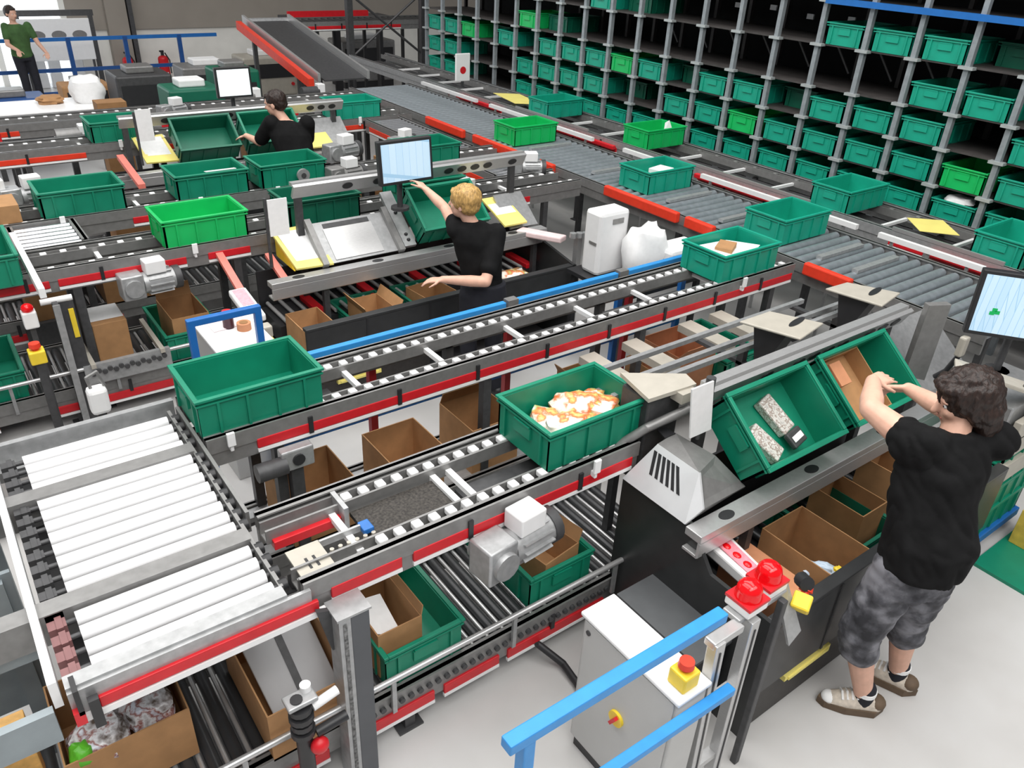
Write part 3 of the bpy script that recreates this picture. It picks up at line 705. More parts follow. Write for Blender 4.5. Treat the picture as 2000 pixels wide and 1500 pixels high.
def bench(dy, x0, x1, label, side=True, red_ticks=False, sx=.45, top=.24, rz=0.):
    t = thing('picking_bench', label, 'workbench', (x0, 1.12+dy, 0), 0, 'picking benches')
    Y = lambda y: y+dy
    MB().box(x0, x1, Y(1.10), Y(1.125), .30, .70).box(x0, x1, Y(1.10), Y(1.16), .69, .715).build('front_panel', PANEL, t, .004)
    MB().box(x0+.44, x0+.455, Y(1.096), Y(1.1), .30, .70).box(x0+.95, x0+.965, Y(1.096), Y(1.1), .30, .70).build('panel_joint', BLACK, t)
    pts = [(x0+.06, 0.02), (x0+.85, .02), (x0+.95, .08), (x0+.98, .27), (x0+.02, .27)]
    MB().plate([(x, Y(1.13), z) for x, z in pts], (0, .03, 0)).build('kick_panel', BROWNP, t)
    MB().box(x0+.22, x0+.52, Y(1.092), Y(1.1), .245, .262).box(x0+.2, x0+.54, Y(1.1), Y(1.13), .24, .27).build('warning_strip', LYELL, t)
    if side:
        pts = [(1.10, 0), (2.02, 0), (2.02, .88), (1.58, .88), (1.45, .72), (1.10, .715)]
        MB().plate([(x0-.02, Y(y), z) for y, z in pts], (.02, 0, 0)).build('side_panel', PANEL, t)
    MB().box(x0, x1, Y(1.125), Y(2.0), .32, .34).build('lower_deck', BLACK, t)
    MB().box(x0, x1, Y(1.96), Y(1.975), .05, .82).build('dark_backing', BLACK, t)  # black sheet added as the dark under the ledge, hides the bright floor
    n = int((x1-x0-.3)/.11); src = None
    for i in range(min(n, 24)):
        x = x0+.2+.11*i
        mm = RED if (red_ticks and i % 5 == 0) else ROLLB
        if src is None or mm is RED:
            o = MB().cyl((x, Y(1.16), .37), (x, Y(1.94), .37), .022, n=8).build('roller', mm, t)
            if mm is ROLLB: src = o; sx = x
        else: inst(src, t, (x-sx, 0, 0))
    if red_ticks:
        MB().box(x0, x1, Y(1.57), Y(1.95), .4, .54).build('rear_bed', BLACK, t)
        n = int((x1-x0)/.095)
        for i in range(n):
            x = x0+.05+.095*i
            if i % 5 == 3: MB().box(x-.035, x+.035, Y(1.57), Y(1.94), .54, .58).build('red_divider', RED, t, .006)
            else: MB().cyl((x, Y(1.57), .57), (x, Y(1.94), .57), .015, n=8).build('divider_bar', ALU, t)
    b = MB().box(x0-.05, x1, Y(1.51), Y(1.60), .86, .90).box(x0-.05, x1, Y(1.51), Y(1.525), .78, .86).box(x0-.05, x1, Y(1.515), Y(1.60), .775, .79)
    b.build('ledge_rail', ALU, t, .003)
    h = MB()
    x = x0+.16
    while x < x1-.1:
        h = MB(); o = 0; h.cyl((0, 0, 0), (0, 0, .003), .045, n=20)
        for i in range(o, len(h.v)): v = h.v[i]; h.v[i] = V((x+v.x, Y(1.553)+v.y*.6, .899+v.z))
        h.build('oval_cutout', BLACK, t); x += .62
    c0 = on_tilt(0, dy, 0, -.21, -.012); c1 = on_tilt(0, dy, 0, top, -.012)
    MB().plate([(x0+sx, c0.y, c0.z), (x1, c0.y, c0.z), (x1, c1.y, c1.z), (x0+sx, c1.y, c1.z)], RT @ V((0, 0, -.015))).build('slide_sheet', LGREY, t)
    u0 = V((0, 1.90+dy, 1.275)); u1 = u0 + RT @ V((0, .0, .1))
    A0, A1 = V((0, 1.895+dy, 1.24+rz)), V((0, 1.845+dy, 1.335+rz))
    MB().plate([(x0+.3, A0.y, A0.z), (x1, A0.y, A0.z), (x1, A1.y, A1.z), (x0+.3, A1.y, A1.z)], (0, .02, .012)).build('upper_rail', ALU, t)
    d = A1-A0
    h = MB(); x = x0+.72
    while x < x1-.1:
        h = MB(); o = 0; h.cyl((0, 0, 0), (0, 0, .004), .04, n=16)
        for i in range(o, len(h.v)):
            v = h.v[i]; p = V((x, 0, 0))+A0+d*.5+V((v.x*1.05, 0, 0))+d.normalized()*v.y*.7+V((0, -.002, -.001))*(1 if v.z == 0 else 2)
            h.v[i] = p
        h.build('oval_cutout', BLACK, t)
        x += .125 if (int((x-x0)/.125) % 5) else .25
    MB().box(x0+.3, x1, 1.88+dy, 1.93+dy, 1.33+rz, 1.355+rz).build('top_channel', ALU, t)
    for x in (x0+.35, x1-.1):
        MB().box(x-.025, x+.025, Y(1.9), Y(1.94), 0, 1.33+rz).build('leg', DGREY, t)
        MB().box(x-.02, x+.02, Y(1.53), Y(1.57), 0, .78).build('leg', DGREY, t)
    return t

b1 = bench(0, 2.28, 4.25, 'near picking bench with charcoal front panel where the dark haired person works')
# grey perforated hood at the bench end
t = thing('end_hood', 'light grey sheet metal hood with six black slots at bench end', 'hood', (2.24, 1.6, .88))
E1, E2, E3, E4, E5 = V((2.235, 1.61, .9)), V((2.232, 2.0, .9)), V((2.345, 1.92, 1.1)), V((2.34, 1.666, 1.1)), V((2.305, 1.585, .97))
E6, E7, E8 = V((2.676, 1.641, .9)), V((2.56, 1.755, 1.05)), V((2.48, 1.94, 1.1))
MB().plate([E1, E2, E3, E4, E5], V((.012, 0, -.006))).build('slotted_face', mat('pale_grey_sheet', (.6, .61, .62), .4, .1, .05, 8), t)
m = MB()
for i in range(6):
    u = .08+.1*i
    a = E2.lerp(E1, u+.2).lerp(E3.lerp(E4, u+.2), .40); c = E2.lerp(E1, u).lerp(E3.lerp(E4, u), .86)
    s = (E1-E2).normalized()*.009; nn = V((-.0025, 0, .0012))
    MB().plate([a-s+nn, a+s+nn, c+s+nn, c-s+nn], V((.006, 0, -.003))).build('slot', BLACK, t)
MB().plate([E3, E4, E7, E8], V((0, 0, -.012))).plate([E4, E5, E6, E7], V((0, .004, -.012))).plate([E5, E1, E6], V((0, .01, -.003))).build('hood_top', GREY, t)
MB().plate([(2.40, 1.93, 1.102), (2.47, 1.93, 1.102), (2.47, 1.99, 1.102), (2.42, 2.0, 1.102)], (0, 0, .004)).build('opening', BLACK, t)
t = thing('label_card', 'blank white card standing upright left of the tipped totes', 'card', (2.45, 1.83, 1.1))
MB().plate([(2.44, 1.83, 1.15), (2.58, 1.83, 1.15), (2.53, 1.83, 1.42), (2.39, 1.83, 1.42)], (0, -.008, 0)).build('card', PAPER, t); MB().cyl((2.545, 1.85, 1.3), (2.545, 1.85, 1.42), .022, n=12).cyl((2.53, 1.85, 1.1), (2.53, 1.85, 1.3), .01).build('holder', DGREY, t)
t = thing('terminal_box', 'dark box with pale folded lid behind the white card', 'box', (2.45, 2.1, .9))
MB().box(2.36, 2.58, 2.02, 2.2, .8, 1.27).build('housing', DGREY, t, .01)
MB().plate([(2.33, 2.0, 1.28), (2.62, 1.98, 1.28), (2.62, 2.05, 1.3), (2.36, 2.22, 1.3)], (0, 0, .02)).box(2.5, 2.6, 1.95, 2.06, 1.24, 1.29).build('lid', CREAM, t)
MB().tube([(2.2, 2.1, .85), (2.22, 2.08, 1.02), (2.35, 2.0, 1.14), (2.56, 1.95, 1.2)], .022).build('pipe', GREY, t)
t = thing('drive_cover', 'low dark box with slate grey lid at the bench left side', 'cover', (2.15, 1.5, 0))
MB().box(2.04, 2.25, 1.28, 1.74, 0, .47).build('housing', BLACK, t, .006); MB().plate([(2.03, 1.27, .47), (2.26, 1.27, .47), (2.26, 1.75, .47), (2.03, 1.75, .47)], (0, 0, .015)).build('lid', mat('slate', (.09, .095, .1), .5), t)
T1 = tilt_tote(2.94, 0, 'tipped green tote holding two grey packs beside the white card', 'g')
T2 = tilt_tote(3.63, 0, 'tipped green tote with cardboard box where the person reaches in', 'g')
def tilted_pack(name, label, cat, cx, dy, l, d, m, rz, grp=None):
    "box-shaped pack lying on the bottom of a tipped tote"
    R = RT @ Matrix.Rotation(rz, 3, 'Z'); c = on_tilt(cx, dy, *l)
    b = MB().cbox((0, 0, 0), d)
    for i in range(len(b.v)): b.v[i] = R @ b.v[i]+c
    return single(name, b, m, label, cat, tuple(c), grp, .008)
tilted_pack('blister_pack', 'upper grey blister pack in the tipped tote', 'packet', 2.94, 0, (.08, .03, .04), (.1, .2, .05), PACK2, .25, 'grey packs in the tipped tote')
tilted_pack('blister_pack', 'lower left grey blister pack with white edge in tipped tote', 'packet', 2.94, 0, (-.08, -.07, .04), (.09, .19, .055), PACK2, .45, 'grey packs in the tipped tote')
tilted_pack('pack_label', 'dark pack with white label at the front of the tipped tote', 'packet', 2.94, 0, (.1, -.11, .07), (.11, .08, .03), DGREY, .2)
tilted_pack('pack_label', 'white sticker on the dark pack in the tipped tote', 'label', 2.94, 0, (.1, -.11, .088), (.08, .03, .004), PAPER, .2)
def tilted_carton(cx, dy, lx, ly, l, w, h, label, m, rz=0):
    o = carton(*on_tilt(cx, dy, lx, ly, .014), l, w, h, label, m=m, group='boxes in the tipped totes')
    o.rotation_euler = (TILT, 0, 0); return o
tilted_carton(3.63, 0, -.06, 0, .38, .35, .1, 'shallow open carton inside the tipped tote under the hands', CARD)
o = carton(*on_tilt(3.63, 0, -.11, .08, .03), .09, .13, .09, 'small tan box in the tipped carton', m=OCARD, closed=True, group='boxes in the tipped totes'); o.rotation_euler = (TILT, 0, 0)
# pushers
def pusher(pts, c, label):
    t = thing('pusher_plate', label, 'plate', (c[0], c[1], 1.1), 0, 'cream pusher plates')
    MB().plate(pts, (0, 0, .014)).build('plate', CREAM, t, .006)
    a = (V(pts[1])+V(pts[2])*1.6)/2.6; a.z += .0145
    d = (V(pts[2])-V(pts[3])).normalized(); q = V((-d.y, d.x, 0)); a = a-d*.07
    m = MB(); o = len(m.v); m.cyl((0, 0, 0), (0, 0, .002), 1, n=20)
    for i in range(o, len(m.v)): v = m.v[i]; m.v[i] = a+d*v.x*.085+q*v.y*.02+V((0, 0, v.z))
    m.build('oval_hole', BLACK, t)
    MB().plate([(c[0]-.06, c[1]-.1, 1.34), (c[0]-.06, c[1]+.1, 1.34), (c[0]-.06, c[1]+.05, 1.14), (c[0]-.06, c[1]-.02, 1.14)], (.1, 0, 0)).build('bracket', BLACK, t)
    MB().box(c[0]-.2, c[0]+.2, c[1]-.02, c[1]+.02, 1.12, 1.15).build('carriage', GREY, t)
pusher([(3.22, 2.24, 1.35), (3.47, 2.24, 1.35), (3.6, 1.99, 1.35), (3.33, 1.94, 1.35)], (3.38, 2.12), 'cream pusher plate with oval hole nearer the white card')
pusher([(4.02, 2.27, 1.35), (4.22, 2.26, 1.35), (4.36, 2.0, 1.35), (4.09, 1.95, 1.35)], (4.16, 2.13), 'cream pusher plate with oval hole beside the roller lane')
# lower boxes at the near bench
t = thing('pick_light', 'white framed pink light strip at the left end of near bench', 'light', (2.44, 1.44, .62))
MB().plate([(2.37, 1.26, .66), (2.48, 1.26, .66), (2.51, 1.62, .70), (2.37, 1.62, .70)], (0, 0, .06)).build('frame', WHITE, t, .01)
MB().plate([(2.395, 1.30, .726), (2.46, 1.30, .726), (2.48, 1.58, .761), (2.40, 1.58, .761)], (0, 0, .004)).build('lens', PINKL, t)
for i in range(4): MB().ball((2.43, 1.33+.06*i, .735+.007*i), (.018, .022, .008), 10, 6).build('lamp', LAMP, t)
MB().box(2.36, 2.4, 1.6, 1.63, .62, .7).build('red_clip', RED, t)
carton(2.615, 1.4, .36, .14, .4, .26, 'narrow orange folded carton left of the open bench carton', m=OCARD, closed=True, group='cartons on the near bench')
carton(2.93, 1.36, .36, .31, .4, .3, 'large open carton with blue bag on the near bench', group='cartons on the near bench')
lump('plastic_bag', 'pale blue white bag in the front corner of the bench carton', 'bag', (2.84, 1.24, .6), (.04, .08, .035), mat('pale_blue_film', (.6, .72, .85), .3, bump=.2), 31, rough=.5, rz=.5)
lump('plastic_bag', 'yellow tipped scrap on the front edge of bench carton', 'bag', (2.82, 1.165, .675), (.02, .03, .012), YELLOW, 32)
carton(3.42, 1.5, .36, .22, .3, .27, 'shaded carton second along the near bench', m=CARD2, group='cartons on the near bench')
carton(3.86, 1.5, .36, .24, .3, .3, 'carton half hidden behind the person at near bench', group='cartons on the near bench')
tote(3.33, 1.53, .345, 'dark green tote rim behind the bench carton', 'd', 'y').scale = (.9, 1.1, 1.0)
# monitors
def monitor(TL, rv, w, h, label, stand, lean=0., scr=None):
    "TL top left corner seen from the front, rv unit vector to the right"
    TL, rv = V(TL), V(rv).normalized(); n = V((rv.y, -rv.x, 0)); up = (V((0, 0, 1))-n*lean).normalized()
    c = TL+rv*w/2-up*h
    t = thing('monitor', label, 'monitor', tuple(c))
    def quad(e, z0, z1):
        a, b, c2, d = TL-rv*e+up*e, TL+rv*(w+e)+up*e, TL+rv*(w+e)-up*(h+e), TL-rv*e-up*(h+e)
        return MB().plate([p+n*z0 for p in (d, c2, b, a)], n*(z1-z0))
    quad(.022, -.045, 0).build('bezel', BLACK, t, .006)
    q = quad(0, 0, .002); o = q.build('screen', scr or SCREEN, t)
    p = TL+rv*w/2-up*h*.6-n*.06
    MB().tube([p, p-n*.05+V((0, 0, -.1)), (p.x-n.x*.05, p.y-n.y*.05, stand)], .022).build('arm', DGREY, t)
    MB().cyl((p.x-n.x*.05, p.y-n.y*.05, stand), (p.x-n.x*.05, p.y-n.y*.05, stand+.02), .07).build('foot', DGREY, t)
    m = MB()
    if label.startswith('large'):
        for i, (u, v) in enumerate(((.16, .62), (.19, .66), (.14, .68))):
            q0 = TL+rv*w*u-up*h*v+n*.0025
            m.plate([q0, q0+rv*.025, q0+rv*.025+up*.02, q0+up*.02], n*.001)
        m.build('green_icon', BRIGHT, t)
    return t
monitor((4.44, 1.62, 1.6), (.6, -.8, 0), .5, .32, 'large monitor cut by the right picture edge', 1.0, .1)
monitor((2.62, 5.02, 1.715), (1, .02, 0), .40, .265, 'middle monitor the blond worker points at', 1.2, .1)
monitor((2.60, 8.4, 1.705), (1, 0, 0), .32, .25, 'far monitor with white screen left of stooping worker', 1.2, .05, mat('white_screen', (.85, .93, .95), .3, emit=.5))
t = thing('monitor_post', 'wide grey post standing behind the dark haired person', 'post', (4.2, 1.75, 0))
MB().plate([(4.12, 1.72, 1.45), (4.24, 1.66, 1.45), (4.34, 1.7, .8), (4.2, 1.76, .8)], (.02, .04, 0)).build('plate', GREY, t, .004)
MB().box(4.24, 4.32, 1.72, 1.78, 0, .9).build('stem', DGREY, t)
t = thing('barcode_scanner', 'small pale scanner on a black arm below the large monitor', 'scanner', (4.42, 1.62, 1.05))
MB().box(4.38, 4.44, 1.58, 1.62, 1.12, 1.24).build('head', CREAM, t, .01); MB().tube([(4.41, 1.6, 1.12), (4.42, 1.64, 1.0), (4.42, 1.7, .92)], .015).build('arm', BLACK, t)
t = thing('side_housing', 'light grey housing with bolted ledge right of the dark haired person', 'housing', (4.4, 1.3, 0))
MB().box(4.28, 4.8, 1.2, 1.5, .86, 1.02).build('panel', LGREY, t, .01); MB().plate([(3.95, 1.42, 1.22), (4.02, 1.38, 1.22), (4.6, .98, 1.0), (4.7, 1.1, 1.0), (4.1, 1.5, 1.22)], (0, 0, .02)).build('ledge', CREAM, t, .004)
MB().box(4.3, 4.8, 1.14, 1.18, .72, .95).build('plate', CREAM, t, .004); MB().box(4.3, 4.8, 1.13, 1.17, .55, .68).build('plate', CREAM, t, .004)
for i in range(4): MB().cyl((4.08+.13*i, 1.39-.09*i, 1.225-.05*i), (4.08+.13*i, 1.39-.09*i, 1.245-.05*i), .013, n=10).build('bolt', DGREY, t)
MB().box(4.75, 4.8, 1.2, 1.5, 0, .9).build('leg', DGREY, t)

# cabinet, rails and buttons in the foreground
def estop(loc, label, s=1.):
    t = thing('emergency_stop', label, 'button', loc, 0, 'yellow emergency stop boxes')
    MB().box(-.04*s, .04*s, -.04*s, .04*s, 0, .075*s).build('box', YELLOW, t, .008, local=True)
    MB().cyl((0, 0, .075*s), (0, 0, .09*s), .018*s).cyl((0, 0, .09*s), (0, 0, .115*s), .03*s, .027*s, n=16).build('button', ORED, t, .003, local=True)
    return t
t = thing('control_cabinet', 'light grey control cabinet behind the blue handrail in the foreground', 'cabinet', (1.69, 1.29, 0))
MB().box(1.62, 1.77, 1.04, 1.54, .06, .78).build('body', CABG, t, .006)
MB().box(1.612, 1.62, 1.055, 1.525, .08, .765).build('door', CABG, t, .003)
MB().box(1.605, 1.78, 1.03, 1.55, .78, .8).build('top', WHITE, t, .006)
MB().cyl((1.612, 1.5, .72), (1.607, 1.5, .72), .012, n=10).build('lock', DGREY, t)
s = MB().cyl((1.612, 1.291, .44), (1.6, 1.291, .44), .036, n=20).build('main_switch', YELLOW, t)
MB().cbox((1.592, 1.291, .44), (.02, .014, .052), Matrix.Rotation(.5, 3, 'X')).build('switch_knob', RED, s)
MB().box(1.63, 1.76, 1.06, 1.52, 0, .06).build('plinth', BLACK, t)
estop((1.685, 1.09, .8), 'yellow emergency stop box on top of the grey cabinet')
t = thing('hand_rail', 'light blue two bar handrail in the foreground', 'rail', (.89, 1.0, 0))
MB().cbox((1.25, 1.0, 1.237), (.86, .045, .04), Matrix.Rotation(.028, 3, 'Y')).build('top_bar', SKYB, t, .005)
MB().cbox((1.37, 1.0, .765), (.98, .04, .035), Matrix.Rotation(.05, 3, 'Y')).build('lower_bar', SKYB, t, .005)
MB().box(.87, .91, .98, 1.02, 0, 1.23).build('post', SKYB, t, .005)
t = thing('signal_stand', 'slotted aluminium stand carrying two red beacons and yellow stop', 'stand', (1.95, 1.06, 0))
for x, x2 in ((1.85, 1.79), (2.0, 1.98)):
    MB().plate([(x-.025, 1.04, 0), (x+.025, 1.04, 0), (x2+.03, 1.04, .97), (x2-.02, 1.04, .97)], (0, .045, 0)).build('profile', ALU, t, .004)
    MB().plate([(x-.004, 1.037, 0.05), (x+.004, 1.037, 0.05), (x2+.009, 1.037, .93), (x2+.001, 1.037, .93)], (0, .004, 0)).build('slot', BLACK, t)
MB().box(1.83, 2.02, 1.05, 1.09, .18, .21).box(1.8, 2.0, 1.05, 1.09, .58, .61).build('cross_bar', ALU, t)
MB().box(1.92, 2.2, 1.07, 1.15, .96, .985).build('top_plate', LGREY, t, .006); MB().box(1.77, 1.93, 1.05, 1.1, .94, .975).build('arm_plate', ALU, t, .006)
MB().box(2.14, 2.17, 1.04, 1.07, .0, .97).build('arm', DGREY, t, .004); MB().plate([(2.18, 1.1, .98), (2.24, 1.1, .98), (2.3, 1.02, .75), (2.24, 1.02, .7)], (0, .012, 0)).build('bracket', LGREY, t)
def beacon(loc, label, q=1.25):
    t = thing('beacon', label, 'lamp', loc, 0, 'red warning beacons'); t.scale = (q, q, q)
    MB().box(-.045, .045, -.045, .045, 0, .035).build('base', WHITE, t, .006, local=True)
    m = MB().cyl((0, 0, .035), (0, 0, .065), .042, .038, n=18)
    m.ball((0, 0, .065), (.038, .038, .032), 18, 10); m.build('lens', LAMP, t, local=True)
    MB().box(-.046, .046, -.046, .046, .03, .04).build('collar', RED, t, local=True)
beacon((2.0, 1.11, .985), 'red warning beacon nearer the blue handrail'); beacon((2.14, 1.13, .985), 'red warning beacon nearer the bench cartons')
t = estop((2.27, 1.04, .86), 'yellow emergency stop beside the two red beacons', .9); t.rotation_euler = (0, .9, .4)
MB().cyl((-.04, 0, .1), (.0, .03, .12), .03).build('black_knob', BLACK, t, local=True)

# right foreground: tote stack
t = thing('dolly', 'blue wheeled dolly below the green tote stack at right edge', 'dolly', (4.6, 1.34, 0))
MB().box(4.29, 4.91, 1.13, 1.55, .07, .13).build('frame', BLUE, t, .006)
for x in (4.36, 4.84):
    for y in (1.19, 1.49): MB().cyl((x-.012, y, .035), (x+.012, y, .035), .035, n=14).build('caster', BLACK, t)
for i in range(4):
    tote(4.6, 1.34, .13+.172*i, '%s green tote of the stack at the right picture edge' % ('lowest', 'second lowest', 'third', 'topmost')[i], 'g', group='stacked green totes at the right edge')
single('floor_mat', MB().box(4.31, 5.2, .5, 1.09, 0, .02), GREEN, 'dark green mat on the floor at the right edge', 'mat', (4.31, .5, 0))
carton(4.78, .98, .02, .2, .16, .24, 'yellow printed carton on the green mat', m=mat('yellow_carton', (.7, .48, .08), .6, var=.2), closed=True)

# --------------------------------------------------------- second station
D2 = 3.4
bench(D2, 1.75, 4.1, 'second picking bench where the blond worker stands', False, True, .45, .13, .1)
t = thing('chute', 'empty bare metal chute left of the blond worker', 'chute', (2.45, 5.2, .88))
def sl(x, ly, lz=0): p = on_tilt(x, D2, 0, ly, lz); return (x, p.y, p.z)
MB().plate([sl(2.17, -.21), sl(2.75, -.21), sl(2.75, .14), sl(2.17, .14)], RT @ V((0, 0, .01))).build('sheet', LGREY, t)
MB().plate([sl(2.25, .08, .011), sl(2.62, .08, .011), sl(2.62, .12, .011), sl(2.25, .12, .011)], RT @ V((0, 0, .002))).build('slot', DGREY, t)
MB().plate([sl(2.24, -.19, .011), sl(2.63, -.19, .011), sl(2.63, .075, .011), sl(2.24, .075, .011)], RT @ V((0, 0, .006))).build('inner_plate', ALU, t)
for x in (2.12, 2.74): MB().plate([sl(x, -.23), sl(x+.045, -.23), sl(x+.045, .16), sl(x, .16)], RT @ V((0, 0, .05))).build('side_guide', GREY, t)
t = thing('divider_plate', 'narrow bare metal plate with black studs beside the tipped tote', 'plate', (2.84, 5.2, .9))
MB().plate([sl(2.8, -.2), sl(2.9, -.2), sl(2.9, .3), sl(2.8, .3)], RT @ V((0, 0, .03))).build('plate', LGREY, t)
for ly in (-.15, -.1, .1): MB().ball(V(sl(2.85, ly, .035)), (.015, .015, .012), 10, 6).build('stud', BLACK, t)
tilt_tote(3.22, D2, 'tipped green tote in front of the blond worker', 'g')
t = thing('info_pad', 'yellow edged white pad left of the bare metal chute', 'sign', (2.05, 5.25, .88))
MB().plate([(1.93, 5.03, .915), (2.2, 5.0, .915), (2.2, 5.42, 1.08), (1.9, 5.40, 1.08)], (0, -.005, .015)).build('pad', LYELL, t)
MB().plate([(1.96, 5.09, .957), (2.17, 5.07, .957), (2.17, 5.37, 1.083), (1.93, 5.36, 1.083)], (0, -.001, .003)).build('white_print', PAPER, t)
MB().plate([(1.925, 5.06, .90), (1.93, 5.40, 1.075), (1.93, 5.40, .9)], (.012, 0, 0)).build('side_plate', YELLOW, t)
t = thing('label_card', 'white card standing behind the yellow edged pad', 'card', (1.89, 5.2, 1.1))
MB().box(1.83, 1.97, 5.19, 5.2, 1.13, 1.39).build('card', PAPER, t); MB().cyl((1.82, 5.21, .9), (1.82, 5.21, 1.4), .012).build('stem', DGREY, t)
for (x, y0, y1, z0, z1, l) in ((1.5, 4.95, 5.45, .80, .98, 'left salmon bar sloping between benches beside the blue frame'), (1.83, 4.98, 5.36, .80, .92, 'salmon bar under the yellow edged pad')):
    single('guide_bar', MB().plate([(x, y0, z0), (x, y1, z1), (x, y1, z1+.03), (x, y0, z0+.03)], (.05, 0, 0)), PINK, l, 'bar', (x, y0, z0), 'salmon guide bars')
for i, (x, l, key, cl, rz) in enumerate([(1.9, .24, None, 'open carton leftmost on the second bench', 0), (2.38, .24, 'd', 'flared open carton in dark tote at second bench middle', .0), (2.9, .28, 'd', 'dark open carton below the blond worker hand', .1)]):
    if key:
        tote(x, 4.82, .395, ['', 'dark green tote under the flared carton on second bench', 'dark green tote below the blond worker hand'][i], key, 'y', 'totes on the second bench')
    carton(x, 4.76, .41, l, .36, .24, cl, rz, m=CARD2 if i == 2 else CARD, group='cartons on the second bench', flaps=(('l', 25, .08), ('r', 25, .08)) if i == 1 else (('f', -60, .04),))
carton(3.68, 4.78, .395, .3, .3, .2, 'carton with yellow bag at right end of second bench', group='cartons on the second bench')
lump('plastic_bag', 'white yellow bag in the carton at the second bench end', 'bag', (3.68, 4.8, .58), (.13, .1, .05), PACK, 44)
single('brush_pad', MB().plate([(3.45, 5.1, .5), (3.65, 5.1, .5), (3.65, 5.14, .78), (3.45, 5.14, .78)], (0, .02, 0)), ramp3('striped_brush', [(.1, .1, .1), (.12, .12, .12), (.75, .75, .75)], 9, .5, stretch=(1, 1, 6)), 'grey striped panel behind the blond worker', 'panel', (3.5, 5.1, .4))
t = thing('bench_screen', 'charcoal end panel of the second bench with brown bar', 'panel', (4.1, 4.6, 0))
MB().plate([(4.06, 4.5, 0), (4.06, 5.3, 0), (4.06, 5.3, .86), (4.06, 4.5, .72)], (.025, 0, 0)).box(3.62, 4.06, 5.28, 5.3, .4, .86).build('panel', PANEL, t)
t = thing('pick_light', 'pale pink light strip at the right end of second bench', 'light', (4.0, 4.95, .85))
MB().plate([(3.82, 4.98, .86), (3.92, 5.02, .86), (4.16, 4.72, .84), (4.06, 4.68, .84)], (0, 0, .05)).build('frame', mat('pale_pink_frame', (.85, .66, .66), .4), t, .012)
t = thing('signal_stand', 'small grey signal stand at the right end of second bench', 'stand', (4.2, 4.62, 0))
MB().box(4.18, 4.23, 4.6, 4.65, 0, .9).build('profile', ALU, t)
for i in range(3): MB().cyl((4.14+.05*i, 4.62-.02*i, .9), (4.14+.05*i, 4.62-.02*i, .94), .03, n=12).build('lamp_socket', LGREY, t)
t = thing('pick_light', 'white and pink light strip beside the small blue frame', 'light', (1.5, 4.9, .72))
MB().plate([(1.44, 4.68, .76), (1.56, 4.68, .76), (1.56, 5.04, .82), (1.44, 5.04, .82)], (0, 0, .05)).build('frame', WHITE, t, .012); MB().plate([(1.46, 4.82, .832), (1.54, 4.82, .832), (1.54, 5.02, .866), (1.46, 5.02, .866)], (0, 0, .004)).build('lens', PINKL, t)
MB().box(1.47, 1.53, 4.7, 4.74, 0, .76).build('post', DGREY, t)
t = thing('stop_box', 'pair of pale yellow boxes under the pink light strip', 'box', (1.5, 4.62, .6))
MB().box(1.46, 1.55, 4.55, 4.63, .70, .78).build('upper_box', CREAM, t, .01); MB().box(1.46, 1.56, 4.53, 4.63, .58, .68).build('lower_box', LYELL, t, .01); MB().box(1.46, 1.56, 4.55, 4.63, 0, .57).build('base', DGREY, t)
# cabinet with cans, small blue frame
t = thing('control_cabinet', 'white topped cabinet under the small dark blue frame', 'cabinet', (1.24, 4.36, 0))
MB().box(1.08, 1.40, 4.12, 4.62, 0, .88).build('body', CABG, t, .006); MB().box(1.07, 1.41, 4.11, 4.63, .88, .9).build('top', WHITE, t, .005); MB().plate([(1.14, 4.4, .902), (1.36, 4.42, .902), (1.36, 4.58, .902), (1.14, 4.58, .902)], (0, 0, .004)).build('pink_label', mat('pale_pink_print', (.85, .72, .74), .6), t)
t = thing('spray_can', 'red capped dark can on the white topped cabinet', 'can', (1.24, 4.43, .9))
MB().cyl((1.24, 4.43, .9), (1.24, 4.43, .97), .033, n=16).build('body', mat('dark_can', (.06, .02, .03), .3), t); MB().cyl((1.24, 4.43, .97), (1.24, 4.43, 1.01), .03, n=16).build('cap', RED, t)
t = thing('tape_roll', 'brown tape roll on the white topped cabinet', 'tape', (1.3, 4.36, .9))
MB().cyl((1.31, 4.36, .9), (1.31, 4.36, .945), .042, n=20).build('tape', OCARD, t); MB().cyl((1.31, 4.36, .9), (1.31, 4.36, .947), .026, n=16).build('core', CARD2, t)
t = thing('guard_hoop', 'small dark blue square guard frame in front of the cabinet', 'frame', (.92, 4.08, 0))
MB().box(.92, 1.33, 4.06, 4.1, 1.13, 1.17).build('top_bar', BLUE, t, .005)
for x in (.94, 1.31): MB().box(x-.02, x+.02, 4.06, 4.1, 0, 1.14).build('post', BLUE, t, .005)
# long blue guard behind the red stripe
t = thing('hand_rail', 'long light blue guard rail behind the red striped conveyor', 'rail', (1.2, 3.66, 0))
MB().box(1.15, 2.75, 3.64, 3.68, .985, 1.025).box(2.83, 3.72, 3.64, 3.68, .985, 1.025).box(3.82, 4.45, 3.64, 3.68, .985, 1.025).build('top_bar', SKYB, t, .005)
MB().box(1.15, 4.45, 3.645, 3.675, .48, .52).build('lower_bar', BLUE, t, .005)
for x in (1.2, 2.79, 3.77, 4.43): MB().box(x-.025, x+.025, 3.64, 3.68, 0, 1.02).build('post', BLUE, t, .005)
for x in (2.76, 3.73): MB().box(x, x+.08, 3.632, 3.688, .97, 1.035).build('joint', GREY, t)
for x in (1.75, 2.72, 3.78): 
    single('marker_post', MB().box(x-.022, x+.022, 3.55, 3.59, 0, .88), mat('dark_red_post', (.3, .01, .015), .4), 'dark red upright under the red striped conveyor, ' + {1.75: 'leftmost', 2.72: 'middle', 3.78: 'rightmost'}[x] + ' of three', 'post', (x, 3.57, 0), 'dark red uprights')
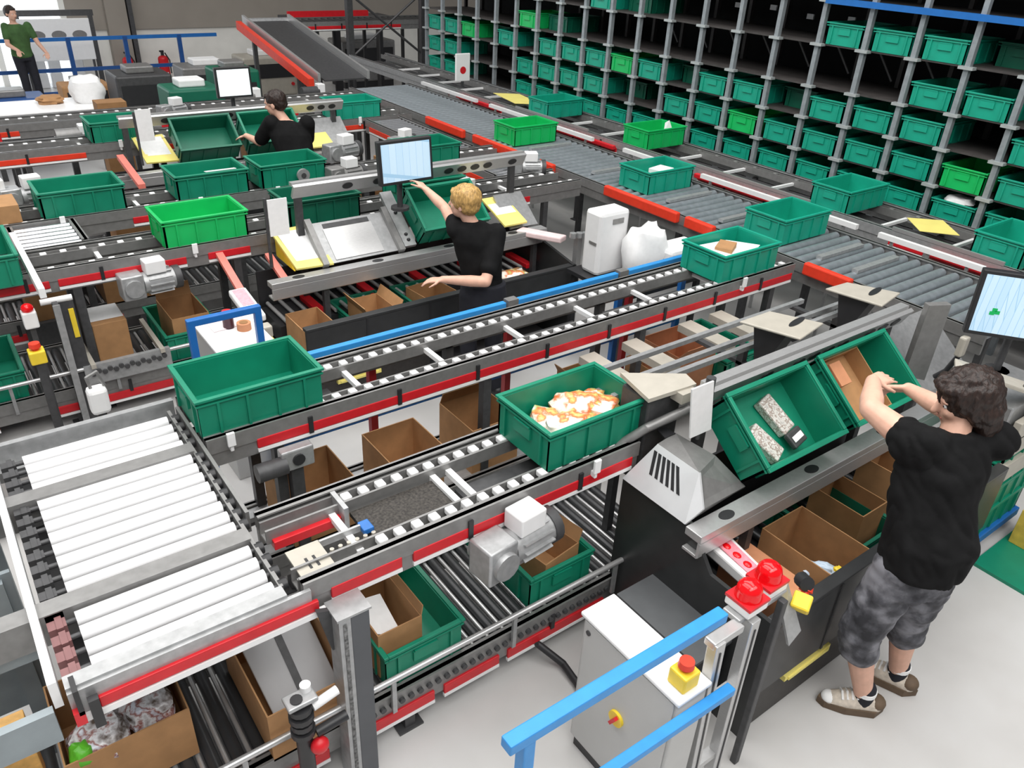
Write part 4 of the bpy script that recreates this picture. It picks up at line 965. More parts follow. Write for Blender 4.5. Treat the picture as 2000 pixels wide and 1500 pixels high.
# white things at the right end of the aisle
t = thing('side_table', 'low dark table carrying white boxes at the aisle end', 'table', (4.4, 4.1, 0))
MB().box(3.95, 4.85, 3.78, 4.45, .7, .73).build('top', BLACK, t)
for x in (4.0, 4.8):
    for y in (3.82, 4.4): MB().box(x-.02, x+.02, y-.02, y+.02, 0, .7).build('leg', BLACK, t)
t = thing('white_box', 'tall white plastic box at the left of the dark table', 'box', (4.18, 4.29, .73))
MB().box(4.03, 4.33, 4.19, 4.38, .73, 1.24).build('body', WHITE, t, .03); MB().box(4.15, 4.26, 4.183, 4.19, 1.14, 1.18).box(4.022, 4.03, 4.22, 4.3, .98, 1.0).build('vent', GREY, t)
t = lump('plastic_bag', 'crumpled white sack between the two white boxes', 'bag', (4.36, 4.02, .9), (.17, .12, .24), PAPER, 51, rough=.25, rz=-.3)
t = thing('white_box', 'low white box at the right of the dark table', 'box', (4.66, 3.95, .73))
MB().box(4.44, 4.82, 3.8, 4.04, .73, .99).build('body', WHITE, t, .03); MB().box(4.432, 4.44, 3.88, 3.98, .88, .91).build('vent', GREY, t)

# left middle machinery of the second line
t = thing('support_column', 'grey perforated column with yellow sticker at the left', 'column', (.46, 5.25, 0))
MB().box(.42, .45, 5.2, 5.3, 0, .93).box(.45, .54, 5.27, 5.3, 0, .93).build('channel', DGREY, t); MB().box(.415, .455, 5.19, 5.2, 0, .93).build('flange', LGREY, t); MB().box(.5, .53, 5.26, 5.27, .66, .86).build('yellow_sticker', YELLOW, t)
MB().cyl((.36, 5.28, .93), (.54, 5.28, .93), .02).build('top_pin', WHITE, t)
carton(.745, 5.64, .27, .22, .3, .34, 'closed carton with white paper on top behind the left column', closed=True, m=CARD)
sheet('paper_sheet', 'white sheet lying on the closed carton at left', 'paper', [(.64, 5.55, .613), (.85, 5.55, .613), (.85, 5.79, .613), (.64, 5.79, .613)], PAPER, .003)
tote(1.25, 5.66, .27, 'low green tote with brown box left of the small blue frame', 'g', 'y')
carton(1.26, 5.62, .284, .26, .4, .28, 'brown box standing in the low tote near the blue frame', flaps=(('b', 10, .1),))
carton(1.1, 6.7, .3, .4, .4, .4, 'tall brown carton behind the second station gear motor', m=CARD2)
tote(-.02, 5.66, .27, 'low green tote at the left picture edge', 'g', 'y')
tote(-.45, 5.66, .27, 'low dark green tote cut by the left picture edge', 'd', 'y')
carton(-.1, 5.6, .284, .2, .35, .18, 'brown carton in the low tote at the left edge', m=CARD2)
t = thing('post', 'thin stand holding white red button box at far left', 'stand', (.28, 5.2, 0))
MB().box(.265, .295, 5.19, 5.22, 0, .85).build('pole', DGREY, t); MB().box(.24, .32, 5.16, 5.24, .82, .93).build('box', WHITE, t, .01); MB().ball((.28, 5.19, .95), (.035, .035, .03)).build('red_button', LAMP, t)
estop((.25, 4.95, .7), 'yellow emergency stop on its post at the far left', 1.1)
single('post', MB().box(.23, .27, 4.93, 4.97, 0, .7), DGREY, 'dark post under the far left yellow stop', 'post', (.25, 4.95, 0))
t = thing('sensor_box', 'white rounded sensor box on a post behind the roller deck', 'sensor', (.39, 3.8, 0))
MB().box(.345, .435, 3.76, 3.84, .92, 1.06).build('box', WHITE, t, .02); MB().box(.37, .41, 3.78, 3.82, 0, .93).build('post', DGREY, t); MB().tube([(.37, 3.8, 1.05), (.36, 3.8, 1.12), (.41, 3.8, 1.14), (.43, 3.8, 1.06)], .008).build('cable', GREY, t)
t = thing('chain_transfer', 'chain transfer with grey sprockets below the paper topped carton', 'conveyor', (.3, 5.2, .1))
m = MB()
for i in range(14): m.cyl((.55+.035*i, 5.24, .38+.015*(i % 2)), (.55+.035*i, 5.27, .38+.015*(i % 2)), .017, n=8)
m.build('chain', DGREY, t); MB().box(.5, 1.05, 5.255, 5.29, .30, .44).build('plate', LGREY, t)
for x in (.56, 1.0): MB().box(x-.015, x+.015, 5.24, 5.8, .42, .45).build('side_bar', CREAM, t)
single('cable_tray', MB().box(-.6, .9, 4.3, 5.0, .05, .12), mat('grey_mat', (.18, .17, .165), .8), 'dull grey cable tray on the floor behind the roller deck', 'tray', (-.6, 4.3, .05))
carton(-.27, 2.3, .4, .1, .1, .3, 'yellow printed carton at the lower left corner', m=mat('amber_carton', (.75, .42, .12), .5, var=.3), closed=True)
carton(-.55, 2.6, .4, .2, .2, .1, 'brown box beside grey plates at the left edge', m=CARD2, closed=True)

# ---------------------------------------------------------- third station
D3 = 6.45
bench(D3, 1.3, 3.9, 'far picking bench where the stooping worker stands', False, True, .78, .2, .0)
tilt_tote(2.33, D3, 'tipped dark green tote at the far bench left', 'd')
tilt_tote(3.0, D3, 'tipped green tote beside the stooping worker', 'g')
t = thing('info_pad', 'far yellow edged white pad left of the tipped dark tote', 'sign', (1.75, 8.3, .88))
dy = D3-D2+.15; dx = .14
MB().plate([(1.62+dx, 5.03+dy, .915), (1.92+dx, 5.0+dy, .915), (1.9+dx, 5.42+dy, 1.08), (1.6+dx, 5.40+dy, 1.08)], (0, -.005, .015)).build('pad', LYELL, t)
MB().plate([(1.65+dx, 5.12+dy, .967), (1.88+dx, 5.1+dy, .967), (1.87+dx, 5.37+dy, 1.083), (1.63+dx, 5.36+dy, 1.083)], (0, -.001, .003)).build('white_print', PAPER, t)
t = thing('label_card', 'white card standing behind the far yellow pad', 'card', (1.6, 8.3, 1.1))
MB().box(1.74, 1.88, 8.24, 8.25, 1.13, 1.42).build('card', PAPER, t); MB().cyl((1.73, 8.26, .9), (1.73, 8.26, 1.4), .012).build('stem', DGREY, t)
t = thing('info_pad', 'yellow edged pad right of the stooping worker', 'sign', (3.45, 8.2, .88))
MB().plate([(3.35, 8.05, .93), (3.65, 8.05, .93), (3.65, 8.4, 1.08), (3.35, 8.4, 1.08)], (0, -.005, .015)).build('pad', LYELL, t); MB().plate([(3.37, 8.17, .985), (3.6, 8.17, .985), (3.6, 8.38, 1.075), (3.37, 8.38, 1.075)], (0, -.003, .008)).build('white_print', PAPER, t)
t = thing('info_pad', 'yellow edged pad right of the blond worker', 'sign', (3.72, 5.1, .88))
MB().plate([(3.72, 5.0, .94), (3.95, 5.0, .94), (3.95, 5.35, 1.07), (3.72, 5.35, 1.07)], (0, -.005, .015)).build('pad', LYELL, t); MB().plate([(3.73, 5.13, 1.0), (3.93, 5.13, 1.0), (3.93, 5.34, 1.075), (3.73, 5.34, 1.075)], (0, -.003, .006)).build('white_print', PAPER, t)
for i, (x, y, w) in enumerate([(1.35, 7.4, .3), (.75, 7.3, .25), (.5, 6.6, .3), (3.4, 7.4, .3)]):
    carton(x, y, .3, w, .3, .55, 'brown carton standing ' + ['left of the salmon bars at far bench', 'behind the left tote of three', 'at the far left beside the row of three', 'right of the far monitor'][i], m=CARD2, closed=True)
    single('plinth', MB().box(x-.2, x+.2, y-.2, y+.2, 0, .3), DGREY, 'dark plinth under the brown carton ' + ['left of the salmon bars', 'behind the left tote', 'at the far left', 'right of the far monitor'][i], 'plinth', (x, y, 0))
single('guide_bar', MB().plate([(1.5, 7.5, .9), (1.5, 8.2, 1.0), (1.5, 8.2, 1.04), (1.5, 7.5, .94)], (.06, 0, 0)), PINK, 'salmon bar sloping beside the far bench pad', 'bar', (1.5, 7.5, .9), 'salmon guide bars')

# ================================================================ background
t = thing('white_table', 'long white covered table at the back left', 'table', (.6, 11.6, 0))
MB().box(-.4, 2.1, 11.5, 12.3, .78, .82).build('top', WHITE, t, .01)
for x in (-.3, .8, 2.0): MB().box(x-.03, x+.03, 11.6, 11.66, 0, .78).build('leg', DGREY, t)
MB().box(.3, 1.0, 11.3, 11.5, .6, .72).box(1.3, 1.9, 11.3, 11.5, .62, .74).build('black_tray', BLACK, t)
t = lump('plastic_sheet', 'white draped sheet heaped on the right end of white table', 'sheet', (2.0, 12.0, .95), (.2, .25, .18), PAPER, 61, rough=.2)
lump('plastic_bag', 'tan bag lying on the white table', 'bag', (1.55, 12.0, .86), (.15, .12, .06), CARD, 62)
# blue guard in front of the back wall
t = thing('guard_rail', 'dark blue guard rail in front of the bright back opening', 'rail', (-.5, 16.5, 0))
for z in (.12, .5, 1.0): MB().box(-3, 5.2, 16.48, 16.52, z-.03, z+.03).build('bar', BLUE if z > .9 else DBLUE, t)
for x in (-2, -.5, 1.2, 2.62, 3.55, 4.5): MB().box(x-.035, x+.035, 16.47, 16.53, 0, 1.02).build('post', DBLUE, t)
t = thing('van_panel', 'white panel with three dark oval windows at the back left', 'panel', (2.5, 17.2, 0))
MB().box(1.9, 3.15, 17.2, 17.24, .55, 1.25).build('panel', WHITE, t, .01)
for i in range(3):
    m = MB(); o = 0; m.cyl((0, 0, 0), (0, .01, 0), 1, n=20)
    for j in range(o, len(m.v)): v = m.v[j]; m.v[j] = V((2.27+.34*i+v.x*.12, 17.192+v.y, .98+v.z*.075))
    m.build('oval_window', GREY, t)
for x in (1.95, 3.1): MB().box(x-.02, x+.02, 17.2, 17.24, 0, .55).build('post', DGREY, t)
t = thing('steel_gantry', 'dark gantry bar on a post behind the blue guard', 'frame', (3.2, 17.5, 0))
MB().box(2.0, 3.3, 17.5, 17.56, 1.26, 1.36).build('bar', DGREY, t); MB().box(3.2, 3.28, 17.5, 17.56, 0, 1.26).build('post', DGREY, t); MB().box(2.02, 2.08, 17.5, 17.56, 0, 1.26).build('post', DGREY, t)
for i, (x, z) in enumerate(((2.0, 0), (2.25, 0), (2.5, 0), (2.0, .3), (2.25, .3), (2.5, .3), (2.9, 0), (2.9, .3))):
    single('white_crate', MB().box(x-.1, x+.1, 17.7, 17.9, z, z+.27), WHITE, 'white crate by the back opening, %s of the %s row' % (['leftmost', 'second', 'third', 'leftmost', 'second', 'third', 'last', 'last'][i], 'lower' if z == 0 else 'upper'), 'crate', (x, 17.8, z), 'white crates at the back opening', .02)
for i, x in enumerate((3.8, 4.47)):
    t = thing('fire_extinguisher', ('left' if i == 0 else 'right') + ' red fire extinguisher at the foot of the beige wall', 'extinguisher', (x, 17.75, 0), 0, 'fire extinguishers')
    m = MB().cyl((x, 17.75, .02), (x, 17.75, .42), .1, n=16); m.ball((x, 17.75, .42), (.1, .1, .07), 16, 8); m.build('cylinder', RED, t)
    MB().cyl((x, 17.75, .48), (x, 17.75, .56), .03).box(x-.05, x+.03, 17.73, 17.77, .55, .58).build('valve', BLACK, t); MB().tube([(x+.04, 17.72, .54), (x+.11, 17.7, .4), (x+.11, 17.7, .15)], .012).build('hose', BLACK, t)
    if i: MB().box(x-.04, x+.04, 17.64, 17.66, .1, .18).build('label', PAPER, t)
t = thing('steel_trestle', 'dark cross braced steel frame between the incline and the rack', 'frame', (6.6, 13.1, 0))
for x in (6.35, 7.75): MB().box(x-.05, x+.05, 13.05, 13.15, 0, 4).build('post', DGREY, t)
for z0, z1 in ((1.0, 2.0), (2.1, 3.1)): MB().cyl((6.35, 13.1, z0), (7.75, 13.1, z1), .02, n=6).cyl((7.75, 13.1, z0), (6.35, 13.1, z1), .02, n=6).build('brace', DGREY, t)
t = thing('work_platform', 'raised platform with dark red cover and black posts behind incline', 'platform', (6, 15, 0))
MB().box(6.1, 8.2, 14.9, 15.6, 1.35, 1.42).build('deck', DGREY, t); MB().box(6.0, 7.6, 14.85, 14.9, 1.36, 1.55).build('red_cover', RED, t)
for x in (6.3, 7.0, 7.9): MB().box(x-.05, x+.05, 14.95, 15.05, 0, 1.35).build('post', BLACK, t)
# machines at the back
def machine(x, y, w, d, h, m, label, top=None, dark=None):
    t = thing('packing_machine', label, 'machine', (x, y, 0), 0, 'machines at the back of the hall')
    MB().box(x-w/2, x+w/2, y-d/2, y+d/2, .12, h).build('housing', m, t, .03)
    MB().box(x-w/2+.04, x+w/2-.04, y-d/2+.04, y+d/2-.04, 0, .12).build('plinth', BLACK, t)
    MB().box(x-w/2+.06, x+w/2-.06, y-d/2-.012, y-d/2, h*.55, h*.85).build('window', dark or BLACK, t)
    MB().box(x-w/4, x+w/4, y-d/4, y+d/4, h, h+.1).build('hood', top or GREY, t, .02)
    MB().cyl((x+w/2-.1, y-d/2-.03, h*.4), (x+w/2-.1, y-d/2, h*.4), .03).build('knob', RED, t)
machine(3.2, 11.6, .7, .6, 1.0, DKGREEN, 'dark green machine with white lid left of far monitor', PAPER)
machine(4.0, 12.2, .6, .6, 1.1, DKGREEN, 'dark green machine right of the far monitor at the back')
machine(3.0, 13.5, .8, .7, .9, DGREY, 'dark grey machine in front of the fire extinguishers')
machine(4.3, 14.5, .9, .6, .8, GREY, 'grey machine by the blue guard right of extinguishers', PAPER)
machine(5.6, 15.2, 1.0, .6, .8, CREAM, 'pale machine under the top of the incline', WHITE)
machine(1.2, 13.6, 1.0, .6, .65, DBLUE, 'dark blue machine before the worker in green')
machine(2.4, 14.6, .7, .5, .6, CARD, 'brown crate like machine left of the extinguishers')
machine(8.0, 16, 1.2, .7, .9, GREY, 'grey machine behind the braced steel frame', WHITE)
lab = ['left of the far bench', 'behind the far bench card', 'behind the stooping worker', 'right of the far tote', 'near the incline foot', 'beside the roller lane far end', 'behind the bright green tote', 'left of the incline foot', 'at the far left line end', 'behind the white pad at far bench']
for i, (x, y) in enumerate(((.5, 9.35), (1.3, 9.35), (2.9, 9.35), (3.6, 9.4), (4.5, 10.6), (4.55, 9.3), (4.4, 7.3), (3.6, 10.6), (.0, 10.6), (2.1, 9.4))):
    t = thing('drive_unit', 'grey drive unit with white cover ' + lab[i], 'motor', (x, y, 0), 0, 'drive units between far lines')
    MB().box(x-.03, x+.03, y-.03, y+.03, 0, .95).build('stand', DGREY, t)
    MB().cyl((x-.12, y, 1.0), (x+.12, y, 1.0), .07, n=14).build('drum', GREY if i % 2 else DGREY, t)
    MB().box(x+.1, x+.2, y-.06, y+.06, .94, 1.1).build('cover', WHITE if i % 3 else RED, t, .01)
for i, (x, y, s) in enumerate(((2.0, 10.7, .25), (.2, 9.35, .2), (3.2, 9.35, .18), (4.75, 8.0, .2), (3.95, 7.35, .22))):
    carton(x, y, .0, s*1.3, s, 1.05 if i < 3 else .95, 'tall brown carton column ' + ['before the white table', 'at the far left lines', 'behind the stooping worker', 'left of the roller lane far part', 'right of the far monitor lines'][i], m=CARD2, closed=True)

# ==================================================================== people
def fuse(name, mb, m, parent, vox, smooth=4):
    me = mb.mesh(name, m, OFF.get(parent.name))
    o = bpy.data.objects.new(name, me); COL.objects.link(o)
    r = o.modifiers.new('r', 'REMESH'); r.mode = 'VOXEL'; r.voxel_size = vox; r.use_smooth_shade = True
    s = o.modifiers.new('s', 'SMOOTH'); s.iterations = smooth; s.factor = .5
    dg = bpy.context.evaluated_depsgraph_get()
    nm = bpy.data.meshes.new_from_object(o.evaluated_get(dg))
    o.modifiers.clear(); o.data = nm
    if not nm.materials: nm.materials.append(m)
    o.parent = parent
    if parent.name in OFF: OFF[o.name] = OFF[parent.name]
    return o
def hand(b, W, d, nrm, side, s=1., curl=.5, spread=.22):
    "palm and five fingers from wrist W along d; nrm = back of the hand; side = +1 thumb towards d x nrm"
    d = V(d).normalized(); nrm = V(nrm); nrm = (nrm-d*nrm.dot(d)).normalized(); l = d.cross(nrm)*side
    for k in (-.028, -.009, .01, .028):
        b.caps(V(W)+l*k*.6*s, .015*s, V(W)+d*.085*s+l*k*s, .0125*s, 10)
    for k, L, c in ((.03, .07, .9), (.0105, .08, 1), (-.0095, .075, 1.1), (-.029, .058, 1.25)):
        p = V(W)+d*.088*s+l*k*s; a = 0
        dd = (d+l*k*spread*14).normalized()
        for q, r in ((.45, .0088), (.3, .0078), (.25, .0068)):
            a += curl*c*.55
            v = (dd*cos(a)-nrm*sin(a)).normalized(); e = p+v*L*q*s
            b.caps(p, r*s, e, r*.93*s, 8); p = e
    p = V(W)+d*.025*s+l*.024*s
    for q, (x, y, z), r in ((.04, (.55, .8, -.15), .0115), (.03, (.85, .42, -.3), .0098), (.022, (.95, .15, -.4), .0085)):
        e = p+(d*x+l*y+nrm*z).normalized()*q*s; b.caps(p, r*s, e, r*.92*s, 8); p = e
def head(b, c, f, tiltf, s=1.):
    "skull, jaw, nose, ears, lips; f = facing"
    f = V(f).normalized(); l = V((0, 0, 1)).cross(f).normalized(); u = f.cross(l)
    R = Matrix((f, l, u)).transposed()
    P = lambda x, y, z: V(c)+R @ V((x, y, z))*s
    b.ball(P(0, 0, .03), (.098*s, .077*s, .09*s), 18, 12, R)
    b.ball(P(.03, 0, -.035), (.068*s, .06*s, .075*s), 16, 10, R)
    b.ball(P(.055, 0, -.082), (.03*s, .028*s, .022*s), 12, 8, R)
    b.caps(P(.095, 0, .01), .01*s, P(.113, 0, -.022), .014*s, 8)
    for sg in (-1, 1):
        b.ball(P(-.005, sg*.079, -.01), (.02*s, .009*s, .032*s), 10, 8, R)
        b.ball(P(.062, sg*.035, -.02), (.03*s, .024*s, .03*s), 10, 8, R)
        b.ball(P(.083, sg*.03, .03), (.014*s, .026*s, .009*s), 10, 6, R)
    b.caps(P(.084, -.02, -.052), .008*s, P(.084, .02, -.052), .008*s, 8)
    return P, R
def face_bits(P, R, t, s=1.):
    for sg in (-1, 1):
        m = MB().ball(P(.079, sg*.03, .008), .011*s, 10, 8, R); e = m.build('eye', PAPER, t)
        MB().ball(P(.087, sg*.03, .008), .005*s, 8, 6, R).build('iris', HAIRB, e)
    MB().caps(P(.0905, -.018, -.053), .004*s, P(.0905, .018, -.053), .004*s, 8).build('lips', mat('lips', (.5, .18, .15), .5) if 'lips' not in MATS else MATS['lips'], t)
def hairpiece(name, P, R, t, m, s, long_, seed):
    b = MB()
    b.ball(P(-.018, 0, .045), (.102*s, .09*s, .092*s), 40, 28, R)
    if long_:
        b.ball(P(-.055, 0, -.02), (.07*s, .09*s, .085*s), 30, 20, R)
        b.ball(P(-.07, 0, -.085), (.055*s, .078*s, .075*s), 24, 16, R)
        b.ball(P(-.025, .066, .0), (.045*s, .03*s, .06*s), 16, 12, R); b.ball(P(-.025, -.066, .0), (.045*s, .03*s, .06*s), 16, 12, R)
        b.ball(P(.055, 0, .085), (.05*s, .07*s, .03*s), 16, 12, R)
    else:
        b.ball(P(-.045, 0, .0), (.07*s, .08*s, .07*s), 24, 16, R)
        b.ball(P(.055, 0, .085), (.045*s, .06*s, .022*s), 16, 12, R)
    o = fuse(name, b, m, t, .007, 3)
    inv = R.transposed(); c = P(0, 0, 0)-OFF[t.name]
    for v in o.data.vertices:
        q = inv @ (v.co-c)
        n = noise.noise(V((q.x*26+seed, q.y*60, q.z*18)))+.6*noise.noise(V((q.x*60, q.y*90+seed, q.z*40)))
        v.co += v.co.normalized()*0+ (v.co-c).normalized()*n*(.009 if long_ else .006)*s
    return o
def limb(b, pts, n=14):
    for (p, r), (q, s) in zip(pts, pts[1:]): b.caps(p, r, q, s, n)
def torso(b, pel, chest, neck, lat, s=1., k=1.):
    up = (V(neck)-V(pel)); lat = V(lat).normalized(); dep = lat.cross(up.normalized())
    pr = [(0, -.06, .135, .105), (0, .02, .155, .12), (0, .25, .142, .108), (0, .5, .158, .115), (0, .75, .175, .118), (0, .9, .15, .09), (0, .98, .07, .065)]
    rg = []
    for _, t_, ax, ay in pr:
        c = V(pel).lerp(V(chest), min(1, t_/.62)) if t_ < .62 else V(chest).lerp(V(neck), (t_-.62)/.38)
        rg.append((c, lat*ax*s*k, dep*ay*s*k))
    b.rings(rg, 20)

# ---- person at the near bench
def worker1():
    J = {k: V(v) for k, v in dict(pel=(2.86, .90, .93), chest=(2.9, .96, 1.25), neck=(2.96, .985, 1.475), head=(3.01, 1.01, 1.585), shL=(2.79, 1.03, 1.44), shR=(3.12, .90, 1.43),
        elL=(2.85, 1.275, 1.46), wrL=(3.08, 1.41, 1.455), elR=(3.23, 1.15, 1.40), wrR=(3.33, 1.36, 1.365), hipL=(2.78, .93, .90), hipR=(2.95, .87, .90), knL=(2.76, .98, .49), knR=(3.03, .91, .48), anL=(2.86, .90, .085), anR=(3.12, .885, .09)).items()}
    t = thing('person', 'person with dark hair in black shirt and grey shorts, reaching into tote', 'person', (2.95, .92, 0))
    b = MB()
    lat = J['shR']-J['shL']
    torso(b, J['pel'], J['chest'], J['neck'], lat, 1.0, .84)
    limb(b, [(J['shL'], .056), (J['shL'].lerp(J['elL'], .5), .057), (J['elL'], .046), (J['elL'].lerp(J['wrL'], .35), .048), (J['wrL'], .031)])
    limb(b, [(J['shR'], .058), (J['elR'], .041), (J['elR'].lerp(J['wrR'], .35), .042), (J['wrR'], .028)])
    for s in 'LR':
        limb(b, [(J['hip'+s], .09), (J['kn'+s], .06), (J['kn'+s].lerp(J['an'+s], .3), .062), (J['an'+s], .039)])
        b.caps(J['an'+s]+V((-.0, .0, -.03)), .036, J['an'+s]+(V((-.09, .1, -.05)) if s == 'L' else V((-.02, .07, -.045))), .026)
    limb(b, [(J['neck']+V((0, 0, -.04)), .058), (J['head']+V((-.0, 0, -.05)), .052)])
    fd = V((-.74, .66, -.25))
    P, R = head(b, J['head'], fd, 0, 1.0)
    hand(b, J['wrL'], (.92, -.02, -.08), (.05, -.25, 1), 1, 1.0, .22)
    hand(b, J['wrR'], (-.15, .8, -.35), (.5, .2, .8), -1, 1.0, .8)
    fuse('body', b, SKIN, t, .0062, 3)
    face_bits(P, R, t)
    hairpiece('hair', P, R, t, HAIRB, 1.14, True, 3)
    b = MB()
    torso(b, J['pel']+V((0, 0, .05)), J['chest'], J['neck']+V((0, 0, .02)), lat, 1.0, 1.17)
    b.rings([(J['pel']+V((-.005, -.01, -.01)), V((.165, -.063, 0)), V((.055, .142, 0))), (J['pel']+V((0, -.01, .13)), V((.175, -.065, 0)), V((.055, .15, 0))), (J['chest'], V((.165, -.06, 0)), V((.045, .125, 0)))], 20)
    limb(b, [(J['shL']+V((.05, -.02, 0)), .08), (J['shL'], .09), (J['shL'].lerp(J['elL'], .22), .082)])
    limb(b, [(J['shR']+V((-.05, .02, 0)), .08), (J['shR'], .088), (J['shR'].lerp(J['elR'], .55), .076)])
    o = fuse('t_shirt', b, BLACKT, t, .009, 5)
    for v in o.data.vertices:
        n = noise.noise(v.co*8)*.012+abs(noise.noise(V((v.co.x*14+v.co.z*8, v.co.y*14-v.co.z*5, v.co.z*6))))*.02-.004
        v.co += V((v.normal.x, v.normal.y, v.normal.z))*n
    b = MB()
    b.rings([(J['pel']+V((0, 0, .02)), V((.155, -.06, 0)), V((.045, .118, 0))), (J['pel']+V((0, 0, -.12)), V((.165, -.06, 0)), V((.05, .125, 0)))], 20)
    for s in 'LR': limb(b, [(J['hip'+s], .103), (J['hip'+s].lerp(J['kn'+s], .5), .1), (J['kn'+s], .088), (J['kn'+s].lerp(J['an'+s], .22), .088)], 18)
    o = fuse('shorts', b, SHORTS, t, .009, 4)
    for v in o.data.vertices:
        v.co += v.normal*(noise.noise(V((v.co.x*14, v.co.y*14, v.co.z*20)))*.014)
    for s in 'LR':
        fwd = V((-.7, .72, 0)) if s == 'L' else V((-.3, .95, 0)); fwd.normalize(); a = J['an'+s]
        b = MB().caps(a+V((0, 0, .05)), .047, a+V((0, 0, -.03)), .046); sk = fuse('sock', b, JEANS, t, .007, 2); MB().cyl(a+V((0, 0, .03)), a+V((0, 0, .052)), .0495, n=18).build('white_band', PAPER, sk)
        hl = V((a.x, a.y, 0))-fwd*.055
        b = MB().caps(hl+V((0, 0, .05)), .045, hl+fwd*.12+V((0, 0, .05)), .05).caps(hl+fwd*.12+V((0, 0, .045)), .05, hl+fwd*.2+V((0, 0, .036)), .038)
        sh = fuse('shoe', b, SHOEW, t, .008, 3)
        for v in sh.data.vertices: v.co.z = max(v.co.z, .036)
        MB().ball(hl-fwd*.008+V((0, 0, .062)), (.044, .044, .034), 16, 10).build('heel_patch', SOLE, sh); MB().ball(hl+fwd*.2+V((0, 0, .045)), (.037, .037, .03), 16, 10).build('toe_cap', PAPER, sh)
        for i in range(4):
            p = hl+fwd*(.085+.022*i); MB().tube([p+V((-fwd.y, fwd.x, 0))*.034+V((0, 0, .091-.005*i)), p+V((0, 0, .106-.004*i)), p-V((-fwd.y, fwd.x, 0))*.034+V((0, 0, .091-.005*i))], .006, 6).build('lace', PAPER, sh)
        m = MB(); q = V((-fwd.y, fwd.x, 0))
        pts = [hl-fwd*.05, hl+fwd*.0+q*.047, hl+fwd*.13+q*.052, hl+fwd*.22+q*.03, hl+fwd*.245, hl+fwd*.22-q*.03, hl+fwd*.13-q*.052, hl-q*.047]
        m.plate([p+V((0, 0, .002))+(p-hl-fwd*.1)*.03 for p in pts], (0, 0, .038)); m.build('sole', SOLE, sh)
    return t
worker1()

def worker2():
    J = {k: V(v) for k, v in dict(pel=(2.96, 4.2, .86), chest=(2.95, 4.25, 1.12), neck=(2.93, 4.29, 1.33), head=(2.875, 4.335, 1.455), shL=(2.83, 4.35, 1.275), shR=(3.06, 4.2, 1.26),
        elL=(2.9, 4.62, 1.34), wrL=(2.86, 4.8, 1.425), elR=(2.875, 4.05, .99), wrR=(2.66, 4.26, .975), hipL=(2.88, 4.23, .83), hipR=(3.04, 4.17, .83), knL=(2.88, 4.26, .45), knR=(3.05, 4.18, .45), anL=(2.88, 4.2, .08), anR=(3.05, 4.13, .08)).items()}
    t = thing('person', 'blond person in black shirt pointing at the middle monitor', 'person', (2.96, 4.2, 0))
    b = MB(); lat = J['shR']-J['shL']
    torso(b, J['pel'], J['chest'], J['neck'], lat, .88, .9)
    limb(b, [(J['shL'], .05), (J['elL'], .036), (J['elL'].lerp(J['wrL'], .35), .037), (J['wrL'], .025)])
    limb(b, [(J['shR'], .05), (J['elR'], .038), (J['elR'].lerp(J['wrR'], .35), .04), (J['wrR'], .026)])
    for s in 'LR': limb(b, [(J['hip'+s], .08), (J['kn'+s], .055), (J['an'+s], .036)])
    limb(b, [(J['neck']+V((0, 0, -.04)), .052), (J['head']+V((0, 0, -.05)), .047)])
    P, R = head(b, J['head'], (-.55, .82, .02), 0, .93)
    hand(b, J['wrL'], (-.12, .7, .3), (.3, -.2, .8), -1, .95, .5); hand(b, J['wrR'], (-.8, .55, -.1), (0, 0, 1), -1, .95, .5)
    fuse('body', b, SKIN, t, .0068, 3); face_bits(P, R, t, .93)
    hairpiece('hair', P, R, t, HAIRY, 1.05, False, 9)
    b = MB()
    torso(b, J['pel']+V((0, 0, -.03)), J['chest'], J['neck']+V((0, 0, .02)), lat, .88, 1.14)
    limb(b, [(J['shL'], .068), (J['shL'].lerp(J['elL'], .3), .06)]); limb(b, [(J['shR'], .07), (J['shR'].lerp(J['elR'], .72), .066)])
    o = fuse('shirt', b, BLACKT, t, .01, 4)
    for v in o.data.vertices: v.co += v.normal*noise.noise(v.co*10)*.009
    b = MB().rings([(J['pel']+V((0, 0, .06)), V((.14, -.08, 0)), V((.06, .11, 0))), (J['pel']+V((0, 0, -.1)), V((.145, -.08, 0)), V((.06, .115, 0)))], 18)
    for s in 'LR': limb(b, [(J['hip'+s], .088), (J['kn'+s], .066), (J['an'+s], .055)])
    fuse('trousers', b, JEANS, t, .011, 3)
    for s in 'LR':
        a = J['an'+s]; m = MB().caps((a.x, a.y-.04, .045), .042, (a.x-.03, a.y+.13, .038), .036); fuse('shoe', m, BLACK, t, .01, 2)
worker2()

